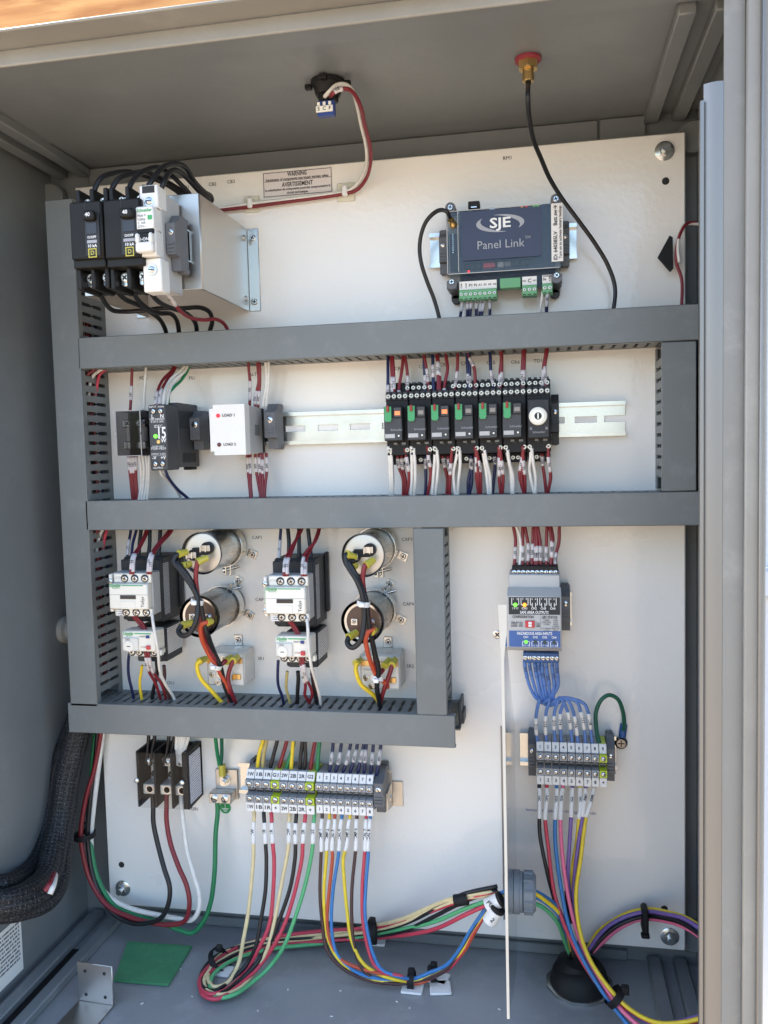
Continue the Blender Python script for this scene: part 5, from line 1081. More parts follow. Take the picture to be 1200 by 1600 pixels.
bundle('hanging past the middle overload relay', 'contactor wires', [('white', Z((316, 590, .080), (320, 640, .084), (326, 720, .084), (338, 840, .078), (366, 940, .056), (390, 1025, .038), (392, 1080, .030)), ()),
    ('navy', Z((158, 820, .060), (157, 870, .056), (160, 950, .046), (180, 1020, .036), (190, 1070, .030)), ()), ('tan', Z((208, 880, .050), (206, 915, .046), (200, 970, .040), (218, 1025, .036), (228, 1080, .030)), ()), ('black', Z((266, 880, .050), (268, 920, .046), (266, 980, .040), (264, 1035, .034), (262, 1080, .030)), (), .0022),
    ('red', Z((280, 800, .074), (286, 850, .072), (302, 920, .060), (310, 960, .052), (308, 1010, .042), (325, 1045, .034), (330, 1090, .030)), ((.14, .38, '226', .0038),)), ('red', Z((294, 800, .074), (300, 850, .072), (316, 920, .060), (340, 970, .050), (344, 1010, .042), (328, 1045, .034), (322, 1090, .030)), ((.14, .38, '227', .0038),)),
    ('black', Z((345, 870, .046), (350, 920, .044), (360, 990, .040), (372, 1050, .034), (378, 1090, .030)), (), .0022), ('brown', Z((340, 890, .048), (360, 950, .044), (376, 1000, .040), (385, 1050, .034), (388, 1090, .030)), ())], RW)

# ------------------------------------------------------------------ capacitor wiring
def crimp(label, p, q, r=.0042):
    P, Q = at(*p), at(*q); path = [P, P.lerp(Q, .5), Q]
    solid('crimp_connector', label, 'connector', 'yellow_crimp', [TU([x-P for x in path], lambda t: r*(1-.25*t), 12)], 'yellow crimp connectors', None, tuple(P))
def tie(label, px, py, d, r, mat='tie_white', ax=(0.2, 0, 1), w=.0045, ln=.006):
    c = at(px, py, d); t = thing('cable_tie', label, 'cable tie', tuple(c), 'cable ties')
    part(t, 'band', mat, [LA((0, 0, 0), ax, [(-w/2, r), (-w/2, r+.0008), (w/2, r+.0008), (w/2, r)], 18, False, False)], smooth=True)
    part(t, 'head', mat, [B(-.0028, .0028, -.0022, .0022, r, r+ln*.6, .0006)])
    return t
Z = zz(120, 800, 4.0); K = CD
c1 = [('black', Z((650, 262, K+.012), (618, 272, K+.014), (608, 310, K+.016), (655, 380, K+.018), (715, 460, K+.018), (748, 530, K+.018), (756, 600, K+.020), (746, 680, K+.022), (705, 755, K+.022), (655, 776, K+.020), (634, 745, K+.016), (655, 708, K+.012)), (), .0027),
      ('black', Z((690, 330, K+.010), (640, 335, K+.013), (625, 320, K+.015), (690, 395, K+.018), (745, 500, K+.016), (775, 600, K+.012), (812, 740, K+.004), (855, 870, .066), (900, 970, .056), (930, 1095, .044), (972, 1195, .034), (985, 1240, .030)), (), .0027),
      ('red', Z((785, 298, K+.010), (757, 312, K+.013), (745, 400, K+.014), (750, 490, K+.012), (768, 600, K+.010), (782, 700, K+.006), (808, 810, .074), (862, 915, .062), (895, 955, .054), (925, 935, .050), (950, 918, .044)), (), .0025),
      ('orange', Z((830, 688, K+.006), (790, 690, K+.010), (772, 715, K+.008), (782, 790, K), (828, 890, .066), (885, 985, .056), (915, 1040, .050), (940, 1110, .042), (960, 1190, .034)), (), .0025)]
bundle('tied together across the left capacitors', 'capacitor wires', c1, .0024)
for l, a, b in (('yellow crimp connector at upper left of the left silver capacitor', (635, 262, K+.014), (690, 250, K+.006)), ('yellow crimp connector at lower edge of the left silver capacitor', (660, 338, K+.012), (715, 322, K+.005)), ('yellow crimp connector on the red wire of the left silver capacitor', (752, 312, K+.013), (818, 285, K+.006)), ('yellow crimp connector on the lower left brown topped capacitor', (662, 708, K+.012), (722, 690, K+.004)), ('pale yellow crimp connector at right of left brown capacitor top', (812, 690, K+.008), (845, 682, K+.002)),
                ('yellow crimp connector on the yellow wire of the left start relay', (765, 935, .048), (808, 915, .038)), ('yellow crimp connector on the brown wire of the left start relay', (930, 935, .048), (965, 905, .038)), ('yellow crimp connector on the red wire of the left start relay', (975, 930, .048), (1005, 905, .038))):
    crimp(l, *Z(a, b))
bundle('on the left start relay', 'capacitor wires', [('yellow', Z((780, 925, .048), (752, 950, .050), (768, 1030, .048), (845, 1125, .040), (910, 1195, .034), (930, 1230, .030)), ()), ('red', Z((985, 918, .046), (960, 970, .048), (945, 1040, .046), (960, 1110, .042), (988, 1185, .034), (1000, 1230, .030)), ())], .0024)
tie('white cable tie holding the left capacitor wires in front of brown capacitor', *Z((752, 560, K+.014))[0], .0058, ax=(.25, 0, 1), w=.005)
tie('white cable tie low on the left capacitor wires by the start relay', *Z((870, 960, .058))[0], .0060, ax=(.5, 0, 1))
Z = zz(390, 800, 3.529)
c2 = [('black', Z((545, 232, K+.012), (530, 240, K+.014), (540, 295, K+.016), (590, 375, K+.018), (620, 450, K+.018), (630, 520, K+.018), (631, 620, K+.020), (604, 715, K+.022), (562, 744, K+.020), (538, 722, K+.016), (550, 688, K+.012)), (), .0027),
      ('black', Z((575, 270, K+.010), (548, 280, K+.014), (565, 310, K+.016), (605, 385, K+.016), (640, 480, K+.016), (655, 600, K+.012), (690, 775, .074), (708, 870, .064), (702, 970, .052), (714, 1035, .040), (722, 1090, .032)), (), .0027),
      ('red', Z((660, 275, K+.010), (642, 295, K+.013), (622, 355, K+.014), (628, 440, K+.012), (648, 540, K+.010), (668, 650, K+.006), (688, 770, .072), (702, 860, .062), (715, 885, .056), (735, 870, .050)), (), .0025),
      ('orange', Z((690, 645, K+.006), (660, 655, K+.010), (640, 695, K+.008), (648, 770, K), (678, 850, .066), (705, 905, .056), (755, 950, .044), (760, 965, .040)), (), .0025)]
bundle('tied together across the right capacitors', 'capacitor wires', c2, .0024)
for l, a, b in (('yellow crimp connector at upper left of the right silver capacitor', (535, 232, K+.014), (585, 250, K+.006)), ('yellow crimp connector at left edge of the right silver capacitor top', (545, 282, K+.012), (590, 300, K+.005)), ('yellow crimp connector on the red wire of the right silver capacitor', (640, 295, K+.013), (685, 262, K+.006)), ('yellow crimp connector on the right brown topped capacitor', (545, 692, K+.013), (590, 662, K+.004)), ('pale yellow crimp connector at right of right brown capacitor top', (672, 660, K+.008), (692, 648, K+.002)),
                ('yellow crimp connector on the yellow wire of the right start relay', (585, 835, .048), (612, 815, .038)), ('yellow crimp connector on the brown wire of the right start relay', (742, 850, .048), (770, 815, .038)), ('yellow crimp connector on the red wire of the right start relay', (785, 845, .048), (802, 812, .038))):
    crimp(l, *Z(a, b))
bundle('on the right start relay', 'capacitor wires', [('yellow', Z((592, 830, .048), (588, 870, .050), (615, 945, .046), (665, 995, .040), (700, 1025, .034), (720, 1070, .030)), ()), ('red', Z((788, 838, .046), (770, 895, .048), (745, 970, .044), (722, 1055, .034), (715, 1100, .030)), ())], .0024)
tie('white cable tie holding the right capacitor wires in front of brown capacitor', *Z((628, 505, K+.015))[0], .0058, ax=(.15, 0, 1), w=.005)
tie('white cable tie low on the right capacitor wires by the start relay', *Z((705, 920, .056))[0], .0055, ax=(.1, .3, 1))

# ------------------------------------------------------------------ safety barrier wiring
Z = zz(740, 810, 4.615)
sb = [('red', ((270, 0), (287, 55), (306, 150), (295, 250), (294, 350)), '101'), ('white', ((285, 0), (300, 50), (330, 130), (337, 230), (330, 350)), None), ('red', ((352, 0), (356, 60), (356, 200), (356, 350)), '200'), ('red', ((368, 0), (374, 60), (390, 200), (391, 350)), '201'), ('red', ((430, 0), (431, 60), (422, 200), (421, 350)), '202'), ('red', ((438, 0), (440, 60), (446, 200), (444, 350)), '202'), ('red', ((446, 0), (450, 60), (460, 200), (458, 350)), '203'), ('red', ((450, 0), (458, 60), (482, 200), (485, 350)), '204'),
      ('red', ((528, 0), (530, 60), (527, 200), (525, 350)), '205'), ('red', ((545, 0), (548, 60), (562, 180), (556, 350)), '206'), ('red', ((550, 0), (560, 60), (572, 140), (570, 200), (560, 350)), '206'), ('red', ((622, 0), (621, 60), (612, 180), (594, 270), (590, 350)), '207')]
bundle('entering the top of the safety barrier', 'safety barrier wires', [(c, Z(*[(a, b, .030+.008*i/(len(p)-1)) for i, (a, b) in enumerate(p)]), ((.68, .90, t, .0038),) if t else ()) for c, p, t in sb], RW)
st_ = [820, 827, 835, 841, 847, 854, 863, 869.5]; en_ = [840.6, 854.7, 868, 878, 895, 904, 915.6, 925.8]
bb = []
for i in range(8):
    a, b = st_[i], en_[i]; k = i/7
    lowx = 838+5.0*i if i < 5 else 858+2.5*(i-4); lowy = 1101-1.2*abs(i-4)
    mid = [(a, 1022, .030), (a+.5, 1042, .030), (a+3+5*(1-k), 1072, .032), (lowx-2, lowy-8, .034)]
    if i < 4: mid += [(lowx+5, lowy-1+i*1.2, .037), (b+3.5-i*.3, 1092+i*.8, .041), (b-1.5, 1112, .041), (b-2.5, 1135, .039), (b, 1166, .036)]
    else: mid += [(lowx+6, lowy+1, .038), (869+1.6*i, 1092-i*.2, .043), (b-19+.6*i, 1094+(i-4)*1.5, .045), (b-8, 1112, .044), (b-3, 1135, .040), (b, 1168, .036)]
    bb.append(('skyblue', mid, ((.10, .20, str(211+i), .0036, 'w_skyblue'), (.80, .92, str(211+i), .0042, 'paper'))))
bundle('looping from safety barrier to right strip', 'light blue barrier wires', bb, .0017)
Z = zz(760, 1060, 4.615)
wire('darkgreen', Z((828, 500, .034), (808, 440, .032), (790, 340, .028), (795, 240, .026), (830, 155, .026), (885, 120, .024), (945, 145, .022), (985, 230, .016), (993, 320, .010), (988, 372, .007)), .0021, 'dark green wire looping up from the lime block to the ground screw')

# ------------------------------------------------------------------ field wires of the right strip
Z = zz(680, 1250, 2.727)
fc = [('black', 'STOP1', [(447, 150, .050), (480, 320, .056), (528, 500, .040), (572, 655, .020), (575, 720, .0)]),
      ('crimson', 'STOP2', [(480, 200, .052), (510, 400, .060), (560, 560, .072), (640, 710, .085), (735, 838, .100), (825, 892, .112), (905, 940, .118), (1000, 952, .122), (1110, 940, .126), (1160, 925, .126)]),
      ('blue', 'LEAD3', [(510, 180, .052), (535, 360, .060), (572, 540, .070), (630, 685, .084), (722, 830, .100), (795, 925, .112), (850, 985, .120), (900, 1020, .13)]),
      ('pink', 'LEAD4', [(540, 200, .052), (566, 400, .060), (602, 560, .070), (662, 695, .086), (742, 825, .102), (800, 900, .114), (855, 955, .122), (930, 1010, .13)]),
      ('purple', 'LAG5', [(572, 200, .050), (566, 330, .050), (580, 440, .050), (605, 560, .045), (640, 680, .03)]),
      ('yellow', 'LAG6', [(604, 180, .048), (584, 285, .046), (578, 400, .046), (600, 540, .045), (645, 680, .03)]),
      ('purple', 'ALARM7', [(603, 220, .054), (592, 400, .056), (604, 540, .060), (650, 680, .075), (735, 815, .094), (830, 900, .110), (930, 955, .118), (1030, 945, .122), (1130, 920, .126)]),
      ('yellow', 'ALARM8', [(618, 250, .060), (600, 400, .066), (612, 540, .076), (655, 670, .090), (742, 805, .106), (832, 893, .118), (940, 946, .124), (1060, 948, .128), (1150, 925, .13)])]
xs0 = [443, 470, 512, 536, 580, 615, 627, 645]
tops_ = [(760+z/4.615) for z in (382, 437, 505, 550, 618, 677, 718, 772)]
fw = []
for i, (c, t, pts) in enumerate(fc):
    p0 = [(tops_[i], 1222, .036), (tops_[i]-.5, 1240, .040)]
    p1 = Z((xs0[i], 72, .047))
    full = p0+p1+Z(*pts)
    fw.append((c, full, t))
def seg_marks(full, y0, y1, text, size):
    path = smooth_path([at(*p) for p in full], 7); L = len(path)
    zt, zb = at(full[1][0], y0, .04).z, at(full[1][0], y1, .04).z
    ids = [i for i, p in enumerate(path) if zb <= p.z <= zt and i < L*.5]
    return ((ids[0]/(L-1), ids[-1]/(L-1), text, size, 'paper', True),) if len(ids) > 1 else ()
cnt = {}
for c, full, t in fw:
    cnt[c] = cnt.get(c, 0)+1
    wire(c, [full[0], full[0][:1]+(1231, .038), full[1], ((full[1][0]*.5+full[2][0]*.5), 1258, .044)]+list(full[2:]), .0020, f'{CN.get(c, c)} field wire with white sleeve {t} below the right strip', 'right strip field wires', seg_marks([full[0], full[0][:1]+(1231, .038), full[1], ((full[1][0]*.5+full[2][0]*.5), 1258, .044)]+list(full[2:]), 1232, 1277, t, .0036), k=9)
# loop of the same cable to the right and the black conduit
loop = [(655, 640), (700, 575), (760, 525), (830, 492), (900, 478), (985, 487), (1060, 510), (1140, 560), (1190, 610)]
for i, c in enumerate(('yellow', 'purple', 'blue', 'black', 'pink')):
    off = (i-1.2)*9.5
    wire(c, Z(*[(x+off*.55*(1 if x < 900 else -.55), y+off*(.35 if x < 700 else 1), .018+.004*(i % 2)+max(0, (x-900)/4000)) for x, y in loop]), .0021, f'{c} wire in the arched bundle right of the black conduit', 'arched cable loop wires')
c = at(680+892/2.727, 1250+505/2.727, .022)
t_ = thing('cable_tie', 'black cable tie round the arched wire bundle at lower right', 'cable tie', tuple(c), 'cable ties')
part(t_, 'band', 'rubber', [B(-.0032, .0032, -.0125, .0125, -.010, .0105, .002)]); part(t_, 'tail', 'rubber', [B(-.0042, .0042, -.0165, -.0125, .002, .010, .001)])
c = at(680+765/2.727, 1250+838/2.727, .106); t_ = thing('cable_tie', 'black cable tie round the colourful wires beside the black conduit', 'cable tie', tuple(c), 'cable ties')
o = part(t_, 'band', 'rubber', [LA((0, 0, 0), (.75, -.1, -.65), [(-.0035, .0098), (-.0035, .0108), (.0035, .0108), (.0035, .0098)], 20, False, False)]); part(t_, 'head', 'rubber', [B(.006, .013, .004, .012, -.003, .004, .001)])
q = atz(680+615/2.727, 1250+790/2.727, EZ0)
cb = thing('conduit_bushing', 'black rubber conduit bushing in the cabinet floor at lower right', 'bushing', (q.x, q.y, EZ0))
part(cb, 'collar', 'rubber', [LA((0, 0, 0), (0, 0, 1), [(0, .030), (.006, .0305), (.010, .0290), (.016, .0275), (.022, .024), (.024, .019), (.018, .017)], 32, True, True)])
part(cb, 'lock_nut', 'zinc', [LA((0, 0, .0003), (0, 0, 1), [(0, .035), (.003, .035), (.0034, .033)], 12)])
part(cb, 'tape', 'rubber', [LA((-.004, 0, .016), (.2, .1, 1), [(0, .0220), (.010, .0190), (.015, .0110)], 20)])
solid('wire_tape', 'black tape wrapped round two wires above the conduit', 'tape', 'rubber', [TU([p-at(890, 1393, .048) for p in (at(888, 1393, .048), at(890, 1415, .050), at(893, 1440, .050))], .0042, 10)], loc=tuple(at(890, 1393, .048)))
# from the gland to the conduit
gw = [('blue', 385, .078), ('yellow', 398, .082), ('blue', 412, .080), ('yellow', 405, .074), ('leaf', 440, .078), ('black', 392, .070)]
for i, (c, y, d) in enumerate(gw):
    wire(c, Z((350, y, d), (415, y, d), (470, y+28+(i % 2)*4, d-.006), (525, y+75+i*3, d-.016), (552, y+150+i*4, d-.03), (572, 640+i*3, .036), (590, 700, .02)), .0021, f'{CN.get(c, c)} wire from the gland to the conduit' + (', upper of two' if i in (0, 1) else ', lower of two' if i in (2, 3) else ''), 'gland to conduit wires')

# ------------------------------------------------------------------ lower strip: wires from the duct above
Z = zz(360, 1140, 4.0)
sp = [('yellow', ((215, 10), (205, 60), (182, 150), (166, 268), (164, 300))), ('tan', ((240, 10), (231, 60), (206, 180), (197, 268), (195, 300))), ('black', ((302, 10), (296, 60), (270, 165), (248, 268), (245, 300))), ('red', ((362, 10), (354, 60), (322, 180), (300, 268), (296, 300))), ('green', ((400, 40), (388, 120), (362, 200), (344, 270), (340, 300))), ('yellow', ((402, 10), (398, 60), (386, 200), (381, 275), (380, 310))),
      ('black', ((450, 10), (450, 60), (437, 170), (433, 275), (432, 310))), ('black', ((466, 10), (468, 60), (468, 170), (457, 275), (455, 310))), ('red', ((538, 10), (531, 65), (512, 180), (498, 280), (496, 310))), ('green', ((564, 10), (560, 65), (546, 200), (539, 285), (538, 310)))]
bundle('entering the top of the wide terminal blocks', 'lower strip feed wires', [(c, Z(*[(a, b, .030+.001*i) for i, (a, b) in enumerate(p)]), ()) for c, p in sp], .0022)
nv = []
for i, (a, b) in enumerate(((643, 618), (695, 658), (750, 704), (793, 748), (834, 792), (851, 832), (893, 874), (945, 915))):
    nv.append(('navy', Z((a, 10, .030), (a, 75, .030), ((a*.55+b*.45), 190, .034), (b, 278, .033), (b-3, 325, .030)), ((.38, .55, str(161+i), .0036, 'grey_sleeve'),)))
bundle('entering the top of the narrow terminal blocks', 'lower strip feed wires', nv, .0019)

# ------------------------------------------------------------------ lower strip: field wires to the gland
Z8 = zz(280, 1340, 2.857)
def tagx(z): return 360+z/4.0
ls = [('cream', '1W', 147, 142, [(333, 0), (322, 120), (305, 250), (288, 365), (262, 475), (215, 558), (160, 578), (128, 545), (140, 485), (190, 430), (290, 388), (440, 356), (640, 338), (850, 312), (1000, 272), (1120, 222), (1260, 175), (1420, 150)]),
      ('black', '1B', 210, 222, [(388, 0), (383, 140), (365, 280), (340, 400), (300, 480), (230, 548), (160, 592), (112, 580), (98, 530), (130, 470), (200, 420), (300, 392), (450, 366), (640, 356), (850, 334), (1010, 292), (1130, 235), (1270, 165), (1420, 128)]),
      ('crimson', '1R', 255, 265, [(425, 0), (420, 150), (400, 300), (355, 410), (300, 500), (220, 580), (150, 612), (100, 590), (92, 540), (140, 478), (215, 428), (310, 380), (450, 350), (640, 330), (850, 315), (1010, 285), (1130, 240), (1260, 190), (1420, 150)]),
      ('cream', '2W', 370, 360, [(478, 0), (455, 130), (425, 280), (395, 400), (340, 500), (270, 580), (190, 612), (125, 595), (112, 545), (150, 490), (220, 440), (320, 400), (460, 372), (640, 352), (850, 330), (1000, 290), (1120, 240), (1260, 185), (1420, 160)]),
      ('black', '2B', 412, 405, [(515, 0), (495, 130), (455, 260), (410, 370), (345, 470), (260, 560), (180, 605), (120, 600), (102, 560), (140, 500), (210, 455), (310, 410), (460, 385), (640, 378), (850, 355), (1020, 320), (1140, 265), (1280, 190), (1420, 145)]),
      ('crimson', '2R', 470, 455, [(548, 0), (520, 140), (475, 280), (425, 390), (350, 490), (260, 580), (170, 628), (110, 615), (95, 570), (150, 505), (220, 465), (320, 420), (460, 390), (640, 372), (860, 358), (1020, 345), (1150, 315), (1290, 250), (1420, 190)]),
      ('leaf', 'G2', 523, 515, [(588, 0), (555, 150), (510, 290), (465, 400), (400, 490), (320, 565), (240, 615), (170, 628), (140, 590), (150, 530), (200, 480), (300, 432), (430, 405), (640, 382), (850, 345), (1010, 318), (1150, 285), (1290, 225), (1420, 180)])]
def floor_d(y, x=500):          # depth that keeps a wire just above the floor for a given photograph row
    q = atz(x, y, EZ0+.006); return -q.y
for c, t, xa, xb, pts in ls:
    head = [(tagx(xa)-.5, 1262, .036), (tagx(xa), 1276, .040), (tagx(xa*.6+xb*.4), 1290, .043), (tagx(xb), 1322, .048)]
    body = []
    for i, (a, b) in enumerate(pts):
        x, y = 280+a/2.857, 1340+b/2.857
        fd = floor_d(y, x)
        if i < 7: d = max(.050+.020*min(1, max(0, (y-1340)/150)), fd+.002)
        elif a < 870: d = max(.010, fd)
        elif a < 1250: d = max(fd, .012+.060*(a-870)/380)
        else: d = .074
        body.append((x, y, d))
    full = head+body
    wire(c, full, .0022, f'{CN.get(c, c)} field wire {"from block G2" if t == "G2" else "sleeved "+t} looping across the cabinet floor', 'pump field wires', seg_marks(full, 1284, 1316, t, .0046))
# eight narrow-block wires
ls2 = [('brown', 'TEMP 1', 572, 568, [(632, 0), (630, 150), (636, 280), (660, 410), (720, 485), (820, 538), (930, 562)]),
       ('yellow', 'TEMP 2', 617, 600, [(655, 0), (648, 150), (652, 280), (672, 380), (720, 460), (800, 515), (920, 552)]),
       ('orange', 'SEAL 3', 655, 638, [(684, 0), (668, 150), (662, 280), (672, 370), (715, 450), (790, 490), (900, 520)]),
       ('blue', 'SEAL 4', 698, 680, [(710, 0), (690, 140), (678, 260), (684, 360), (710, 440), (780, 505), (900, 545)]),
       ('yellow', 'TEMP 5', 747, 725, [(735, 0), (735, 100), (748, 230), (772, 370), (820, 470), (890, 520), (960, 543)]),
       ('brown', 'TEMP 6', 790, 782, [(782, 0), (774, 130), (770, 260), (780, 400), (815, 490), (880, 545), (960, 566)]),
       ('crimson', 'SEAL 7', 848, 840, [(825, 0), (819, 130), (822, 280), (842, 410), (870, 480), (920, 515), (980, 525)]),
       ('blue', 'SEAL 8', 875, 862, [(842, 0), (832, 120), (832, 250), (848, 360), (866, 430), (905, 500), (980, 530)])]
for i, (c, t, xa, xb, pts) in enumerate(ls2):
    oy = {'brown': 8, 'yellow': 0, 'orange': 10, 'blue': -10, 'crimson': 10}[c]+(i % 3)*2-2; ox = {'brown': -8, 'yellow': 2, 'orange': 10, 'blue': -10, 'crimson': 8}[c]
    tail = [(1050, 550+oy*.8), (1120, 528+oy), (1200, 485+oy), (1265, 410+oy*.6), (1310, 330+oy*.3), (1365, 245), (1420, 180+oy), (1480, 160+oy)]
    full = [(tagx(xa)-.5, 1262, .036), (tagx(xa), 1276, .038), (tagx(xa*.6+xb*.4), 1290, .042), (tagx(xb), 1322, .046)]
    for a, b in pts: 
        y = 1340+b/2.857; full.append((280+a/2.857, y, max(.048+.02*min(1, max(0, (y-1340)/170)), floor_d(y, 280+a/2.857)+.001*(i % 4))))
    for j, (a, b) in enumerate(tail):
        y = 1340+b/2.857; fd = floor_d(y, 280+a/2.857); full.append((280+(a+ox*(.3 if j < 3 else .8))/2.857, y, max(fd+.001*(i % 4), [.06, .06, .065, .068, .070, .072, .074, .074][j])))
    wire(c, full, .0019, f'{CN.get(c, c)} field wire sleeved {t} from the {ORD[i]} narrow terminal block', 'sensor field wires', seg_marks(full, 1280, 1326, t, .0044))
def loop_tie(label, px, py, d, ax, r, rr=.0035):
    c = at(px, py, d); t = thing('cable_tie', label, 'cable tie', tuple(c), 'cable ties')
    part(t, 'band', 'rubber', [LA((0, 0, 0), ax, [(-rr, r), (-rr, r+.001), (rr, r+.001), (rr, r)], 18, False, False)]); part(t, 'head', 'rubber', [B(-.0035, .0035, r-.002, r+.004, -.003, .004, .001)])
for lb, px, py, ax, r in (('black cable tie at the left bend of the floor wire loop', 343, 1500, (.75, 0, .6), .013), ('black cable tie on the red and green wires in the middle of the floor', 582, 1456, (1, .1, .1), .012), ('left of two black cable ties on the yellow and blue wires', 643, 1531, (1, 0, .0), .0085), ('right of two black cable ties on the yellow and blue wires', 678, 1521, (1, 0, .4), .0085)):
    loop_tie(lb, px, py, max(.03, floor_d(py, px)+.003), ax, r)
for lb, px, py, w_ in (('white adhesive square under the left cable tie loop', 350, 1520, .009), ('white adhesive square under the middle floor cable tie', 588, 1471, .011), ('white adhesive square under left of the two yellow wire ties', 645, 1545, .011), ('white adhesive square beside right of two yellow wire ties', 688, 1546, .011), ('white adhesive square under the right yellow wire tie', 686, 1531, .010)):
    q = atz(px, py, EZ0); o = solid('adhesive_pad', lb, 'pad', 'tie_white', [B(-w_, w_, .0004, .003, -w_, w_, .0008)], 'adhesive pads on the cabinet floor', loc=(q.x, q.y, EZ0)); o.rotation_euler = (0, 0, random.uniform(-.25, .25))
# wraps near the gland
for lb, px, py, d, ax, col in (('white pump marker wrap nearest the gland', 682+242/2.727, 1250+440/2.727, .085, (.8, 0, .5), 'paper'), ('white marker wrap numbered two on the wires by gland', 682+240/2.727, 1250+495/2.727, .090, (.55, 0, .9), 'paper'), ('black tape wrap on the wires left of the gland', 680+110/2.727, 1250+425/2.727, .076, (1, 0, .25), 'rubber')):
    c = at(px, py, d); t = thing('marker_wrap' if col == 'paper' else 'tape_wrap', lb, 'wrap', tuple(c), 'wraps on the wires by the gland')
    r_ = .0072 if col == 'paper' else .0060
    part(t, 'band', col, [LA((0, 0, 0), ax, [(-.0070, r_), (.0070, r_)], 18)])
    if col == 'paper': txt(t, 'PUMP' if 'pump' in lb else '2', 0, 0, r_+.0006, .0062, 'ink', -.8, True)
    if col == 'paper': part(t, 'strap', 'rubber', [LA((ax[0]*.0074, 0, ax[2]*.0074), ax, [(0, r_+.0004), (.003, r_+.0004)], 18)])

# ------------------------------------------------------------------ main supply wires
Z = zz(100, 1090, 4.0)
def dep(pts, ds): return [(a, b, d) for (a, b), d in zip(pts, ds)]
wire('black', Z(*dep([(553, 590), (556, 680), (562, 780), (590, 930), (630, 1070), (662, 1180), (655, 1290), (605, 1372), (520, 1410), (410, 1408), (310, 1350), (230, 1235), (180, 1100), (152, 960), (150, 850), (170, 600), (195, 400), (215, 200), (220, 120)], [.026, .028, .030, .034, .040, .044, .046, .046, .044, .040, .036, .030, .026, .022, .020, .016, .012, .010, .010])), .0028, 'black supply wire curving from the power block to the left bundle')
wire('red', Z(*dep([(640, 590), (642, 660), (640, 770), (665, 910), (718, 1060), (766, 1180), (782, 1290), (755, 1392), (690, 1416), (580, 1414), (420, 1375), (270, 1300), (170, 1150), (118, 990), (105, 850), (140, 620), (190, 450), (232, 230), (245, 120)], [.026, .028, .030, .034, .040, .044, .046, .046, .044, .042, .038, .034, .030, .028, .026, .020, .016, .012, .010])), .0028, 'red supply wire curving from the power block to the left bundle')
wire('white', Z(*dep([(733, 590), (738, 680), (746, 790), (772, 960), (812, 1110), (847, 1230), (842, 1335), (795, 1386), (690, 1378), (560, 1355), (400, 1312), (285, 1245), (222, 1165), (182, 1020), (168, 880), (182, 700), (215, 450), (242, 230), (252, 120)], [.026, .028, .030, .034, .040, .044, .044, .042, .036, .032, .028, .024, .022, .018, .016, .014, .012, .010, .010])), .0028, 'white supply wire curving from the power block to the left bundle')
wire('green', Z(*dep([(958, 640), (957, 720), (950, 850), (942, 1100), (916, 1290), (870, 1400), (800, 1470), (720, 1450), (600, 1405), (450, 1365), (310, 1295), (212, 1130), (166, 930), (152, 800), (168, 560), (198, 230), (210, 120)], [.012, .014, .018, .024, .028, .032, .034, .034, .034, .032, .028, .024, .018, .014, .010, .008, .008])), .0028, 'green ground wire curving from the lug to the left bundle')
loop_tie('black cable tie round the left supply wire bundle', 100+130/4, 1090+860/4, .020, (-.1, 0, 1), .0115, .003)
pdw = [('black', ((528, 170), (530, 240), (520, 330), (520, 420)), .030), ('black', ((565, 170), (568, 240), (552, 330), (545, 420)), .030), ('black', ((652, 170), (655, 240), (640, 330), (622, 420)), .030), ('black', ((686, 170), (688, 240), (672, 330), (650, 420)), .026)]
pdw += [('white', ((702+17*i, 170), (706+17*i, 240), (700+13*i, 330), (698+10*i, 420)), .030) for i in range(5)]
bundle('dropping from the lowest duct into the power block', 'power block feed wires', [(c, Z(*[(a, b, d-.001*i) for i, (a, b) in enumerate(p)]), ()) for c, p, d in pdw], .0021)
bundle('dropping into the yellow crimp of the ground lug', 'ground lug wires', [('green', Z((940, 170, .026), (947, 245, .024), (962, 350, .014), (972, 425, .009)), ()), ('darkgreen', Z((985, 170, .024), (984, 245, .022), (984, 350, .014), (980, 425, .009)), ())], .0022)

# ------------------------------------------------------------------ wires inside the left duct, seen through its slots
lx = (LX0+LX1)/2
for i, (c, dx, d) in enumerate((('red', .006, .020), ('red', .009, .030), ('black', .003, .014), ('white', .000, .022), ('red', .004, .036), ('navy', .0085, .012))):
    pts = [Vector((lx+dx+.0012*math.sin(k*1.7+i*2), -(d+.003*math.sin(k*1.1+i)), LZ1-.12-(LZ1-.12-LZ0-.02)*k/9)) for k in range(10)]
    wire(c, pts, .0019, f'{CN.get(c, c)} wire inside the left duct seen through its slots' if c != 'red' else f'red wire inside the left duct, {ORD[[0, 1, 0, 0, 2][i]]} red one', 'wires inside the left duct')
for zc, nm in ((D1[2], 'upper'), (D2[2], 'middle')):
    for i, c in enumerate(('black', 'red', 'white', 'crimson')):
        z = zc-.0085-.001*i
        wire(c, [Vector((lx+.002+.003*i, -(.050-.008*i), z-.020)), Vector((lx+.010+.002*i, -(.050-.008*i), z+.002)), Vector((LX1+.004, -(.048-.008*i), z+.009)), Vector((LX1+.030, -(.046-.008*i), z+.020))], .0019, f'{CN.get(c, c)} wire crossing from the left duct into the {nm} duct', 'wires inside the left duct')

